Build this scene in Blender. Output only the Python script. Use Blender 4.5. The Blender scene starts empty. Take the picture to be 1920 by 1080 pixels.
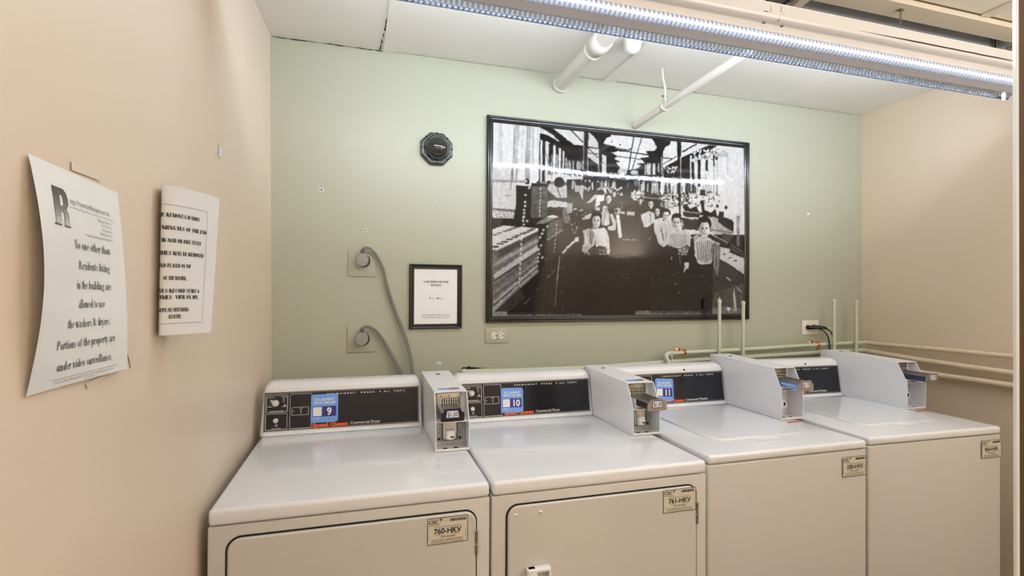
import bpy, bmesh, math, random
import numpy as np
from mathutils import Vector, Matrix
random.seed(7)
SC = bpy.context.scene
COL = SC.collection
PI = math.pi

# ------------------------------------------------------------------ camera
def make_camera():
    yaw, pitch, roll = 0.29034, 0.00724, 0.00513
    cy, sy = math.cos(yaw), math.sin(yaw)
    f0 = Vector((sy, cy, 0)); r0 = Vector((cy, -sy, 0)); u0 = Vector((0, 0, 1))
    f = f0*math.cos(pitch) + u0*math.sin(pitch)
    u = u0*math.cos(pitch) - f0*math.sin(pitch)
    r = r0*math.cos(roll) + u*math.sin(roll)
    u = u*math.cos(roll) - r0*math.sin(roll)
    cam = bpy.data.cameras.new('camera')
    cam.sensor_width = 36.0
    cam.lens = 36.0*959.86/1920.0
    cam.clip_start = 0.02
    o = bpy.data.objects.new('camera', cam); COL.objects.link(o)
    m = Matrix((( r.x, u.x, -f.x, 0.0), (r.y, u.y, -f.y, -2.2595), (r.z, u.z, -f.z, 1.431), (0, 0, 0, 1)))
    o.matrix_world = m
    SC.camera = o
make_camera()

# ------------------------------------------------------------------ world, exposure
w = bpy.data.worlds.new('world'); SC.world = w; w.use_nodes = True
w.node_tree.nodes['Background'].inputs[0].default_value = (1.0, 0.86, 0.70, 1)
w.node_tree.nodes['Background'].inputs[1].default_value = 0.1
SC.view_settings.view_transform = 'Standard'
SC.view_settings.look = 'None'
SC.view_settings.gamma = 1.0
SC.view_settings.exposure = 0.56
SC.view_settings.use_curve_mapping = False

# area light helper, for the fill lights added out of view
def area(name, loc, rot, sx, sy, power, col):
    l = bpy.data.lights.new(name, 'AREA'); l.shape = 'RECTANGLE'; l.size = sx; l.size_y = sy
    l.energy = power; l.color = col
    o = bpy.data.objects.new(name, l); COL.objects.link(o); o.location = loc; o.rotation_euler = rot
    return o
TUBE_EMIT = 310.0
# two unseen fill lights, added to bounce off the ceiling behind the camera
area('rear_fill_light', (0.25, -3.0, 1.75), (PI, 0, 0), 0.9, 0.7, 17, (0.96, 0.97, 1.0))
area('side_fill_light', (2.30, -2.80, 1.70), (PI, 0, 0), 0.9, 0.8, 38, (0.96, 0.98, 1.0))

# ------------------------------------------------------------------ materials
MATS = {}
def mat(name, col, rough=0.5, metal=0.0, spec=0.5, coat=0.0, coat_rough=0.05, bump=0.0, bump_scale=40.0,
        vary=0.0, vary_scale=3.0, emit=None, estr=0.0, aniso=False):
    if name in MATS: return MATS[name]
    m = bpy.data.materials.new(name); m.use_nodes = True
    nt = m.node_tree; b = nt.nodes['Principled BSDF']
    b.inputs['Base Color'].default_value = (*col, 1)
    b.inputs['Roughness'].default_value = rough
    b.inputs['Metallic'].default_value = metal
    b.inputs['Specular IOR Level'].default_value = spec
    b.inputs['Coat Weight'].default_value = coat
    b.inputs['Coat Roughness'].default_value = coat_rough
    tc = nt.nodes.new('ShaderNodeTexCoord')
    if bump > 0:
        n = nt.nodes.new('ShaderNodeTexNoise'); n.inputs['Scale'].default_value = bump_scale; n.inputs['Detail'].default_value = 3
        bp = nt.nodes.new('ShaderNodeBump'); bp.inputs['Strength'].default_value = bump; bp.inputs['Distance'].default_value = 0.01
        nt.links.new(tc.outputs['Object'], n.inputs['Vector']); nt.links.new(n.outputs['Fac'], bp.inputs['Height'])
        nt.links.new(bp.outputs['Normal'], b.inputs['Normal'])
    if vary > 0:
        n = nt.nodes.new('ShaderNodeTexNoise'); n.inputs['Scale'].default_value = vary_scale; n.inputs['Detail'].default_value = 4
        mx = nt.nodes.new('ShaderNodeMix'); mx.data_type = 'RGBA'
        mx.inputs[6].default_value = (*[c*(1-vary) for c in col], 1); mx.inputs[7].default_value = (*[min(1, c*(1+vary)) for c in col], 1)
        nt.links.new(tc.outputs['Object'], n.inputs['Vector']); nt.links.new(n.outputs['Fac'], mx.inputs[0])
        nt.links.new(mx.outputs[2], b.inputs['Base Color'])
    if emit:
        b.inputs['Emission Color'].default_value = (*emit, 1); b.inputs['Emission Strength'].default_value = estr
    MATS[name] = m
    return m
GREEN = mat('green_wall_paint', (0.445, 0.46, 0.355), 0.42, bump=0.12, bump_scale=7, vary=0.03, vary_scale=1.5)
PEACH = mat('peach_wall_paint', (0.80, 0.67, 0.54), 0.4, bump=0.12, bump_scale=6, vary=0.03, vary_scale=1.2)
CEIL = mat('ceiling_paint', (0.82, 0.79, 0.73), 0.6, bump=0.15, bump_scale=9, vary=0.04, vary_scale=2)
CEILY = mat('aged_ceiling_paint', (0.78, 0.73, 0.62), 0.6, bump=0.15, bump_scale=9, vary=0.05)
FLOOR = mat('floor_vinyl', (0.30, 0.24, 0.18), 0.5, vary=0.1)
PIPEW = mat('pipe_white_paint', (0.68, 0.65, 0.58), 0.4, bump=0.1, bump_scale=30)
PIPEG = mat('pipe_green_paint', (0.58, 0.60, 0.45), 0.4, bump=0.1, bump_scale=30)
PIPEP = mat('pipe_peach_paint', (0.76, 0.61, 0.45), 0.4, bump=0.1, bump_scale=30)
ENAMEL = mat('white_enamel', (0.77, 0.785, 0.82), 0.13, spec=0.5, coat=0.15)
ENAMEL_SHADED = mat('white_enamel_shaded', (0.60, 0.585, 0.56), 0.22, spec=0.5)  # same white enamel, darkened and warmed to paint in the shade on the fronts
BOXW = mat('meter_enamel', (0.87, 0.89, 0.94), 0.25)
BLACKP = mat('panel_black', (0.011, 0.013, 0.020), 0.12, spec=0.5)
BLACK = mat('black_plastic', (0.010, 0.010, 0.011), 0.25)
GAP = mat('dark_gap', (0.008, 0.007, 0.006), 0.8)
WHITEI = mat('white_ink', (0.8, 0.8, 0.8), 0.5)
GREYI = mat('grey_ink', (0.42, 0.41, 0.40), 0.5)
INK = mat('black_ink', (0.015, 0.015, 0.015), 0.6)
INKG = mat('faded_ink', (0.10, 0.10, 0.10), 0.6)
INKL = mat('light_ink', (0.33, 0.33, 0.34), 0.6)
ORANGE = mat('orange_ink', (0.85, 0.10, 0.01), 0.4)
LBLUE = mat('sticker_blue', (0.17, 0.36, 0.84), 0.4)
NAVY = mat('sticker_navy', (0.035, 0.025, 0.22), 0.4)
PURPLE = mat('tag_purple', (0.06, 0.04, 0.30), 0.4)
REDI = mat('red_tape', (0.62, 0.10, 0.09), 0.5)
STEEL = mat('brushed_steel', (0.55, 0.54, 0.52), 0.3, metal=1.0)
STEELD = mat('dark_steel', (0.33, 0.31, 0.28), 0.35, metal=1.0)
CHROME = mat('chrome', (0.8, 0.8, 0.8), 0.1, metal=1.0)
ZINC = mat('zinc_plate', (0.40, 0.43, 0.47), 0.4, metal=0.6)
SILVER = mat('silver_knob', (0.62, 0.61, 0.59), 0.3, metal=0.3)
LOCKW = mat('lock_white', (0.82, 0.82, 0.82), 0.25)
LABEL = mat('silver_label', (0.66, 0.61, 0.52), 0.35)
PAPER = mat('paper', (0.74, 0.75, 0.77), 0.7, vary=0.03, vary_scale=9)
PAPERG = mat('laminated_paper', (0.86, 0.87, 0.87), 0.22, vary=0.03, vary_scale=9)
FRAMEB = mat('black_frame', (0.008, 0.008, 0.009), 0.22, spec=0.6)
GREYC = mat('grey_cord', (0.19, 0.18, 0.16), 0.45)
GREYPL = mat('grey_plug', (0.33, 0.31, 0.30), 0.45)
CREAMPL = mat('ivory_plastic', (0.78, 0.74, 0.62), 0.35)
COPPER = mat('copper', (0.75, 0.32, 0.14), 0.25, metal=1.0)
TIE = mat('white_nylon', (0.8, 0.8, 0.8), 0.4)
CAMPL = mat('camera_housing', (0.03, 0.032, 0.033), 0.3)
DOME = mat('smoked_dome', (0.014, 0.016, 0.018), 0.04, spec=0.7, coat=0.5)
HOUS = mat('fixture_enamel', (0.72, 0.685, 0.645), 0.35, bump=0.08, bump_scale=12)
ALU = mat('lamp_aluminium', (0.58, 0.57, 0.60), 0.4)
TROUGH = mat('trough_steel', (0.66, 0.67, 0.68), 0.5)
FOIL = mat('foil_wrap', (0.74, 0.76, 0.84), 0.45, bump=0.6, bump_scale=60)
BEAM = mat('aged_beam', (0.74, 0.66, 0.53), 0.5, vary=0.04)
BROWN = mat('door_face', (0.085, 0.053, 0.028), 0.5, vary=0.06, vary_scale=4)
JWHITE = mat('door_edge', (0.85, 0.83, 0.80), 0.4)
TAPE = mat('clear_tape', (0.80, 0.69, 0.57), 0.2)
RUBBER = mat('grommet', (0.01, 0.01, 0.02), 0.5)
def one_sided(m):
    nt = m.node_tree; g = nt.nodes.new('ShaderNodeNewGeometry'); q = nt.nodes.new('ShaderNodeMath'); q.operation = 'MULTIPLY_ADD'
    q.inputs[1].default_value = -TUBE_EMIT; q.inputs[2].default_value = TUBE_EMIT
    nt.links.new(g.outputs['Backfacing'], q.inputs[0]); nt.links.new(q.outputs[0], nt.nodes['Principled BSDF'].inputs['Emission Strength'])
    return m
EMIT = mat('led_strip', (0.9, 0.9, 0.95), 0.5, emit=(0.82, 0.91, 1.0), estr=TUBE_EMIT)

one_sided(EMIT)
def lens_material(name, tint, lo, hi):
    m = bpy.data.materials.new(name); m.use_nodes = True
    nt = m.node_tree; nt.nodes.clear()
    out = nt.nodes.new('ShaderNodeOutputMaterial'); mix = nt.nodes.new('ShaderNodeMixShader')
    tr = nt.nodes.new('ShaderNodeBsdfTransparent'); tl = nt.nodes.new('ShaderNodeBsdfTranslucent'); gl = nt.nodes.new('ShaderNodeBsdfGlossy')
    tr.inputs[0].default_value = (0.90, 0.92, 0.97, 1)
    tl.inputs[0].default_value = tint; gl.inputs['Roughness'].default_value = 0.3; gl.inputs[0].default_value = (.10, .11, .13, 1)
    add = nt.nodes.new('ShaderNodeMixShader'); add.inputs[0].default_value = 0.12
    nt.links.new(tl.outputs[0], add.inputs[1]); nt.links.new(gl.outputs[0], add.inputs[2])
    tc = nt.nodes.new('ShaderNodeTexCoord'); wv = nt.nodes.new('ShaderNodeTexWave'); wv.bands_direction = 'X'
    wv.inputs['Scale'].default_value = 20.0; wv.inputs['Distortion'].default_value = 0.0
    mp = nt.nodes.new('ShaderNodeMapping')
    nt.links.new(tc.outputs['Object'], mp.inputs[0]); nt.links.new(mp.outputs[0], wv.inputs['Vector'])
    rmp = nt.nodes.new('ShaderNodeMapRange'); rmp.inputs[3].default_value = lo; rmp.inputs[4].default_value = hi
    nt.links.new(wv.outputs['Fac'], rmp.inputs[0]); nt.links.new(rmp.outputs[0], mix.inputs[0])
    nt.links.new(tr.outputs[0], mix.inputs[1]); nt.links.new(add.outputs[0], mix.inputs[2]); nt.links.new(mix.outputs[0], out.inputs[0])
    return m
LENS = lens_material('ribbed_clear_cover', (.017, .0168, .0190, 1), .12, .85)
LENSF = lens_material('ribbed_clear_cover_dim', (.058, .061, .074, 1), .45, .88)

# ------------------------------------------------------------------ mesh builder
class MB:
    def __init__(s): s.v = []; s.f = []; s.m = []; s.mats = []; s.smooth = []
    def mi(s, m):
        if m not in s.mats: s.mats.append(m)
        return s.mats.index(m)
    def add(s, verts, faces, m, smooth=False, M=None):
        o = len(s.v)
        for p in verts:
            p = Vector(p)
            if M is not None: p = M @ p
            s.v.append(tuple(p))
        k = s.mi(m)
        for f in faces:
            s.f.append(tuple(i+o for i in f)); s.m.append(k); s.smooth.append(smooth)
    def bm(s, b, m, smooth=False, M=None):
        b.verts.index_update()
        s.add([v.co.copy() for v in b.verts], [[v.index for v in f.verts] for f in b.faces], m, smooth, M); b.free()
    def box(s, x0, y0, z0, x1, y1, z1, m, r=0.0, seg=2, M=None, smooth=None):
        b = bmesh.new()
        bmesh.ops.create_cube(b, size=1.0)
        for v in b.verts:
            v.co = Vector(((x0+x1)/2+v.co.x*(x1-x0), (y0+y1)/2+v.co.y*(y1-y0), (z0+z1)/2+v.co.z*(z1-z0)))
        if r > 0: bmesh.ops.bevel(b, geom=b.edges[:], offset=r, segments=seg, affect='EDGES', profile=0.5)
        s.bm(b, m, (r > 0) if smooth is None else smooth, M)
    def cyl(s, p0, p1, r0, m, r1=None, n=20, cap=True, smooth=True, M=None):
        r1 = r0 if r1 is None else r1
        p0 = Vector(p0); p1 = Vector(p1); d = (p1-p0).normalized()
        a = d.orthogonal().normalized(); b = d.cross(a)
        vs = []; fs = []
        for k in range(n):
            t = 2*PI*k/n; e = a*math.cos(t)+b*math.sin(t); vs += [p0+e*r0, p1+e*r1]
        for k in range(n):
            j = (k+1) % n; fs.append((2*k, 2*j, 2*j+1, 2*k+1))
        s.add(vs, fs, m, smooth, M)
        if cap:
            s.add([vs[2*k] for k in range(n)], [tuple(range(n))[::-1]], m, False, M)
            s.add([vs[2*k+1] for k in range(n)], [tuple(range(n))], m, False, M)
    def tube(s, pts, r, m, n=12, cap=True, sub=0, M=None):
        P = [Vector(p) for p in pts]
        if sub: P = catmull(P, sub)
        rings = []; prev = None
        for i, p in enumerate(P):
            t = (P[min(i+1, len(P)-1)]-P[max(i-1, 0)]).normalized()
            if prev is None: a = t.orthogonal().normalized()
            else: a = (prev-t*prev.dot(t)).normalized()
            prev = a; b = t.cross(a)
            rr = r(i/(len(P)-1)) if callable(r) else r
            rings.append([p+(a*math.cos(2*PI*k/n)+b*math.sin(2*PI*k/n))*rr for k in range(n)])
        vs = [q for R in rings for q in R]; fs = []
        for i in range(len(P)-1):
            for k in range(n):
                j = (k+1) % n; fs.append((i*n+k, i*n+j, (i+1)*n+j, (i+1)*n+k))
        s.add(vs, fs, m, True, M)
        if cap:
            s.add(rings[0], [tuple(range(n))[::-1]], m, False, M); s.add(rings[-1], [tuple(range(n))], m, False, M)
    def prism(s, poly, d0, d1, m, axis='y', M=None, smooth=False):
        # poly of 2-D points; axis names the extrusion direction
        n = len(poly)
        def P(p, d):
            return {'x': (d, p[0], p[1]), 'y': (p[0], d, p[1]), 'z': (p[0], p[1], d)}[axis]
        vs = [P(p, d0) for p in poly]+[P(p, d1) for p in poly]
        s.add(vs, [(k, (k+1) % n, n+(k+1) % n, n+k) for k in range(n)], m, smooth, M)
        s.add(vs[:n], [tuple(range(n))[::-1]], m, False, M); s.add(vs[n:], [tuple(range(n))], m, False, M)
    def lathe(s, prof, c, m, axis=(0, 0, 1), n=32, ph=0.0, smooth=True, M=None):
        d = Vector(axis).normalized(); a = d.orthogonal().normalized() if abs(d.y) < 0.9 else Vector((1, 0, 0)); b = d.cross(a); c = Vector(c)
        vs = []; fs = []
        for (r, h) in prof:
            for k in range(n):
                t = 2*PI*k/n+ph; vs.append(c+d*h+(a*math.cos(t)+b*math.sin(t))*max(r, 1e-5))
        for i in range(len(prof)-1):
            for k in range(n):
                j = (k+1) % n; fs.append((i*n+k, i*n+j, (i+1)*n+j, (i+1)*n+k))
        s.add(vs, fs, m, smooth, M)
    def flat(s, pts, m, fn):   # pts list of (x,y) polygon mapped by fn
        s.add([fn(x, y) for x, y in pts], [tuple(range(len(pts)))], m)
    def grid(s, fn, nu, nv, m, smooth=True):
        vs = [fn(i/nu, j/nv) for j in range(nv+1) for i in range(nu+1)]
        s.add(vs, [(j*(nu+1)+i, j*(nu+1)+i+1, (j+1)*(nu+1)+i+1, (j+1)*(nu+1)+i) for j in range(nv) for i in range(nu)], m, smooth)
    def ring(s, x0, y0, x1, y1, r, wd, m, fn, seg=5):
        o = rrect(x0, y0, x1, y1, r, seg); i = rrect(x0+wd, y0+wd, x1-wd, y1-wd, max(r-wd, 1e-4), seg); n = len(o)
        s.add([fn(*p) for p in o]+[fn(*p) for p in i], [(k, (k+1) % n, n+(k+1) % n, n+k) for k in range(n)], m)
    def build(s, name, parent=None, loc=None, auto=False):
        me = bpy.data.meshes.new(name); me.from_pydata(s.v, [], s.f)
        for m in s.mats: me.materials.append(m)
        me.polygons.foreach_set('material_index', s.m); me.polygons.foreach_set('use_smooth', s.smooth)
        me.update()
        o = bpy.data.objects.new(name, me); COL.objects.link(o)
        if parent: o.parent = parent
        if loc: o.location = loc
        return o
def catmull(P, sub):
    Q = [P[0]]+P+[P[-1]]; R = []
    for i in range(1, len(Q)-2):
        for k in range(sub):
            t = k/sub
            R.append(0.5*((2*Q[i])+(Q[i+1]-Q[i-1])*t+(2*Q[i-1]-5*Q[i]+4*Q[i+1]-Q[i+2])*t*t+(3*Q[i]-Q[i-1]-3*Q[i+1]+Q[i+2])*t**3))
    R.append(P[-1]); return R
def rrect(x0, y0, x1, y1, r, seg=5):
    pts = []
    for cx, cy, a in ((x1-r, y1-r, 0), (x0+r, y1-r, 90), (x0+r, y0+r, 180), (x1-r, y0+r, 270)):
        for k in range(seg+1):
            t = math.radians(a+90*k/seg); pts.append((cx+r*math.cos(t), cy+r*math.sin(t)))
    return pts
def tag(o, label=None, cat=None, group=None, kind=None):
    if label: o['label'] = label
    if cat: o['category'] = cat
    if group: o['group'] = group
    if kind: o['kind'] = kind
    return o
def empty(name, loc, rz=0.0):
    o = bpy.data.objects.new(name, None); COL.objects.link(o); o.location = loc; o.rotation_euler = (0, 0, rz); o.empty_display_size = 0.05
    return o
def struct(o): o['kind'] = 'structure'; return o

# ------------------------------------------------------------------ lettering
_tc = {}
def sans(txt, size, bold=0.0, align='LEFT', sx=1.0, spacing=1.0):
    key = (txt, bold, align, spacing)
    if key not in _tc:
        cu = bpy.data.curves.new('t', 'FONT'); cu.body = txt; cu.size = 1.0; cu.align_x = align
        cu.dimensions = '2D'; cu.fill_mode = 'BOTH'; cu.offset = bold; cu.resolution_u = 3; cu.space_character = spacing
        ob = bpy.data.objects.new('t', cu); me = bpy.data.meshes.new_from_object(ob)
        _tc[key] = ([(v.co.x, v.co.y) for v in me.vertices], [tuple(p.vertices) for p in me.polygons])
        bpy.data.objects.remove(ob); bpy.data.meshes.remove(me); bpy.data.curves.remove(cu)
    v, f = _tc[key]
    return [(x*size*sx, y*size) for x, y in v], f
def put_sans(mb, txt, size, x, y, m, fn, bold=0.0, align='LEFT', sx=1.0, spacing=1.0, rot=0.0, width=None):
    v, f = sans(txt, size, bold, align, sx, spacing)
    if width:
        xs = [p[0] for p in v]; k = width/(max(xs)-min(xs)); v = [(p[0]*k, p[1]) for p in v]
    c, s_ = math.cos(rot), math.sin(rot)
    mb.add([fn(x+px*c-py*s_, y+px*s_+py*c) for px, py in v], f, m)

# serif letters drawn from thick stems, thin strokes, slabs and swelling arcs (cap height .68, x height .45)
X = .45; C_ = .68
GL = {
 'A': (.70, [('d', .06, 0, .35, .68, 0), ('d', .36, .68, .62, 0, 1), ('h', .16, .48, .22), ('s', .06, 0), ('s', .61, 0)]),
 'B': (.62, [('v', .15, 0, .68), ('h', .12, .3, .655), ('h', .12, .3, .36), ('h', .12, .32, .02), ('a', .30, .51, .18, .16, -90, 90), ('a', .32, .18, .22, .17, -90, 90)]),
 'C': (.64, [('a', .34, .34, .27, .34, 40, 320), ('t', .56, .46, .66), ('t', .56, .10, .2)]),
 'D': (.70, [('v', .15, 0, .68), ('h', .12, .3, .655), ('h', .12, .3, .02), ('a', .29, .34, .32, .325, -90, 90)]),
 'E': (.60, [('v', .15, 0, .68), ('h', .12, .52, .655), ('h', .12, .42, .34), ('h', .12, .54, .02), ('t', .52, .50, .67), ('t', .54, 0, .2), ('t', .42, .26, .42)]),
 'F': (.57, [('v', .15, 0, .68), ('h', .12, .52, .655), ('h', .12, .42, .34), ('t', .52, .50, .67), ('t', .42, .26, .42)]),
 'G': (.70, [('a', .34, .34, .27, .34, 40, 320), ('t', .56, .46, .66), ('v', .55, .04, .28)]),
 'H': (.74, [('v', .16, 0, .68), ('v', .57, 0, .68), ('h', .16, .57, .34)]),
 'I': (.32, [('v', .16, 0, .68)]),
 'K': (.70, [('v', .15, 0, .68), ('d', .18, .26, .56, .66, 0), ('d', .30, .38, .60, 0, 1), ('s', .57, .66), ('s', .60, 0)]),
 'L': (.57, [('v', .15, 0, .68), ('h', .12, .52, .02), ('t', .52, 0, .22)]),
 'M': (.88, [('t', .14, 0, .66), ('s', .14, 0), ('s', .14, .66), ('d', .16, .68, .42, .02, 1), ('d', .43, .02, .68, .66, 0), ('v', .72, 0, .68)]),
 'N': (.72, [('t', .14, 0, .66), ('s', .14, 0), ('s', .12, .66), ('d', .14, .68, .57, 0, 1), ('t', .58, 0, .66), ('s', .58, .66)]),
 'O': (.70, [('a', .35, .34, .28, .34, 0, 360)]),
 'P': (.58, [('v', .15, 0, .68), ('h', .12, .3, .655), ('h', .12, .3, .32), ('a', .30, .487, .20, .18, -90, 90)]),
 'R': (.68, [('v', .15, 0, .68), ('h', .12, .3, .655), ('h', .12, .3, .34), ('a', .30, .50, .19, .165, -90, 90), ('d', .32, .34, .57, .02, 1), ('s', .60, 0)]),
 'S': (.54, [('a', .27, .50, .18, .17, 30, 250), ('a', .27, .18, .19, .18, -150, 70), ('d', .14, .42, .40, .26, 1), ('t', .44, .48, .66), ('t', .09, .02, .2)]),
 'T': (.62, [('v', .31, 0, .68, 1), ('h', .05, .57, .655), ('t', .06, .50, .67), ('t', .56, .50, .67)]),
 'U': (.72, [('v', .16, .2, .68), ('t', .56, .2, .66), ('s', .56, .66), ('a', .36, .21, .20, .21, 180, 360)]),
 'V': (.68, [('d', .08, .68, .34, 0, 1), ('d', .36, 0, .60, .66, 0), ('s', .08, .66), ('s', .60, .66)]),
 'W': (.96, [('d', .08, .68, .28, 0, 1), ('d', .29, 0, .48, .66, 0), ('d', .44, .68, .64, 0, 1), ('d', .65, 0, .86, .66, 0), ('s', .08, .66), ('s', .46, .66), ('s', .86, .66)]),
 'Y': (.66, [('d', .08, .68, .33, .30, 1), ('d', .35, .30, .58, .66, 0), ('v', .33, 0, .32, 2), ('s', .08, .66), ('s', .58, .66)]),
 'a': (.46, [('a', .20, .13, .15, .13, 60, 300), ('v', .33, 0, .32, 3), ('a', .22, .31, .11, .14, 0, 160), ('h', .2, .33, .24), ('s', .36, 0)]),
 'b': (.50, [('v', .12, .02, .70, 3), ('h', .06, .12, .68), ('a', .27, .22, .17, .22, -160, 160)]),
 'c': (.44, [('a', .24, .22, .17, .22, 50, 310)]),
 'd': (.52, [('v', .38, .0, .70, 3), ('h', .30, .38, .68), ('s', .42, 0), ('a', .22, .22, .16, .22, 20, 340)]),
 'e': (.46, [('a', .24, .22, .17, .22, 0, 310), ('h', .08, .40, .23)]),
 'f': (.34, [('v', .15, 0, .58, 2), ('h', .04, .30, .43), ('a', .24, .58, .09, .11, 30, 180)]),
 'g': (.48, [('a', .22, .28, .14, .15, 0, 360), ('a', .24, -.08, .18, .11, 0, 360), ('h', .30, .46, .43), ('d', .14, .14, .12, .03, 0), ('h', .12, .34, .04)]),
 'h': (.52, [('v', .12, 0, .70, 2), ('h', .05, .12, .68), ('v', .38, 0, .30, 2), ('a', .25, .28, .14, .16, 0, 180)]),
 'i': (.27, [('v', .13, 0, .44, 2), ('h', .05, .13, .42), ('o', .13, .60)]),
 'k': (.52, [('v', .12, 0, .70, 2), ('d', .14, .18, .40, .42, 0), ('d', .22, .26, .42, 0, 1), ('s', .42, 0), ('s', .40, .42)]),
 'l': (.27, [('v', .13, 0, .70, 2), ('h', .05, .13, .68)]),
 'm': (.78, [('v', .12, 0, .44, 2), ('v', .38, 0, .32, 2), ('v', .64, 0, .30, 2), ('a', .25, .28, .13, .16, 0, 180), ('a', .51, .28, .13, .16, 0, 180)]),
 'n': (.52, [('v', .12, 0, .44, 2), ('h', .05, .12, .42), ('v', .38, 0, .30, 2), ('a', .25, .28, .13, .16, 0, 180)]),
 'o': (.48, [('a', .24, .22, .17, .22, 0, 360)]),
 'p': (.50, [('v', .12, -.22, .44, 2), ('a', .27, .22, .17, .22, -160, 160)]),
 'r': (.37, [('v', .12, 0, .44, 2), ('h', .05, .12, .42), ('a', .24, .28, .12, .14, 50, 170), ('o', .31, .37)]),
 's': (.38, [('a', .19, .32, .11, .12, 30, 260), ('a', .19, .12, .12, .12, -150, 80), ('d', .12, .27, .27, .17, 1)]),
 't': (.32, [('v', .14, .08, .56, 3), ('h', .03, .28, .43), ('a', .22, .10, .09, .10, 180, 320)]),
 'u': (.52, [('v', .12, .14, .44, 3), ('v', .38, 0, .44, 3), ('h', .05, .12, .42), ('h', .30, .38, .42), ('a', .24, .15, .13, .15, 180, 340), ('s', .42, 0)]),
 'v': (.48, [('d', .07, .44, .24, 0, 1), ('d', .26, 0, .42, .43, 0), ('s', .07, .43), ('s', .42, .43)]),
 'w': (.70, [('d', .07, .44, .21, 0, 1), ('d', .22, 0, .35, .43, 0), ('d', .33, .44, .47, 0, 1), ('d', .48, 0, .62, .43, 0), ('s', .07, .43), ('s', .62, .43)]),
 'y': (.48, [('d', .07, .44, .24, 0, 1), ('d', .42, .43, .20, -.2, 0), ('s', .07, .43), ('s', .42, .43), ('o', .15, -.18)]),
 '0': (.50, [('a', .25, .34, .18, .34, 0, 360)]),
 '1': (.50, [('v', .26, 0, .68, 2), ('d', .14, .58, .24, .66, 0)]),
 '3': (.50, [('a', .23, .50, .15, .17, -90, 150), ('a', .23, .18, .17, .18, -150, 90)]),
 '5': (.50, [('t', .13, .36, .66), ('h', .12, .42, .65), ('a', .23, .21, .18, .21, -150, 130)]),
 '7': (.50, [('h', .06, .44, .65), ('d', .43, .66, .22, 0, 1), ('t', .08, .52, .66)]),
 '8': (.50, [('a', .25, .50, .14, .17, 0, 360), ('a', .25, .18, .17, .18, 0, 360)]),
 '9': (.50, [('a', .25, .46, .16, .21, 0, 360), ('a', .22, .40, .19, .38, -60, 10)]),
 '&': (.78, [('a', .30, .52, .13, .15, 0, 360), ('a', .27, .18, .20, .18, 60, 340), ('d', .22, .46, .66, .02, 1), ('d', .48, .1, .64, .40, 0), ('s', .64, .42)]),
 '@': (.80, [('a', .40, .26, .32, .34, 0, 310), ('a', .40, .26, .13, .15, 0, 360)]),
 '.': (.25, [('o', .12, .06)]), ',': (.25, [('o', .12, .04)]), ':': (.27, [('o', .13, .06), ('o', .13, .38)]),
 '-': (.34, [('h', .05, .28, .22)]), ' ': (.26, []),
}
def serif(txt, T=.12, t=.035, tr=0.0):
    vs = []; fs = []; x0 = 0.0
    def quad(a, b, c, d):
        o = len(vs); vs.extend([a, b, c, d]); fs.append((o, o+1, o+2, o+3))
    for ch in txt:
        adv, st = GL.get(ch, GL[' '])
        for q in st:
            k = q[0]
            if k in 'vt':
                w_ = T if k == 'v' else t; x, a, b = x0+q[1], q[2], q[3]
                quad((x-w_/2, a), (x+w_/2, a), (x+w_/2, b), (x-w_/2, b))
                fl = q[4] if len(q) > 4 else 0
                if k == 'v':
                    if fl in (0, 1, 2): quad((x-w_/2-.05, a), (x+w_/2+.05, a), (x+w_/2+.05, a+t), (x-w_/2-.05, a+t))
                    if fl == 0: quad((x-w_/2-.05, b-t), (x+w_/2+.05, b-t), (x+w_/2+.05, b), (x-w_/2-.05, b))
            elif k == 'h':
                quad((x0+q[1], q[3]-t/2), (x0+q[2], q[3]-t/2), (x0+q[2], q[3]+t/2), (x0+q[1], q[3]+t/2))
            elif k == 's':
                x = x0+q[1]; y = q[2]; quad((x-.09, y), (x+.09, y), (x+.09, y+t), (x-.09, y+t))
            elif k == 'd':
                w_ = (T if q[5] else t)*.55; x, y, X1, Y1 = x0+q[1], q[2], x0+q[3], q[4]
                quad((x-w_, y), (x+w_, y), (X1+w_, Y1), (X1-w_, Y1))
            elif k == 'o':
                x = x0+q[1]; y = q[2]; r = T*.55; o = len(vs)
                for j in range(8): vs.append((x+r*math.cos(j*PI/4), y+r*math.sin(j*PI/4)))
                fs.append(tuple(range(o, o+8)))
            elif k == 'a':
                cx, cy, rx, ry, a0, a1 = x0+q[1], q[2], q[3], q[4], math.radians(q[5]), math.radians(q[6]); n = 14; o = len(vs)
                for j in range(n+1):
                    a = a0+(a1-a0)*j/n; wd = t+(T-t)*abs(math.cos(a))**1.5
                    ex, ey = math.cos(a), math.sin(a)
                    vs.append((cx+ex*rx, cy+ey*ry)); vs.append((cx+ex*max(rx-wd, .01), cy+ey*max(ry-wd*.9, .01)))
                for j in range(n): fs.append((o+2*j, o+2*j+2, o+2*j+3, o+2*j+1))
        x0 += adv+tr
    return vs, fs, x0-tr
def put_serif(mb, txt, size, x, y, m, fn, T=.12, t=.035, tr=0.0, align='CENTER', width=None):
    vs, fs, wd = serif(txt, T, t, tr)
    kx = size if width is None else width/wd
    ox = {'CENTER': -wd*kx/2, 'LEFT': 0.0, 'RIGHT': -wd*kx}[align]
    mb.add([fn(x+ox+px*kx, y+py*size) for px, py in vs], fs, m)

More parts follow.
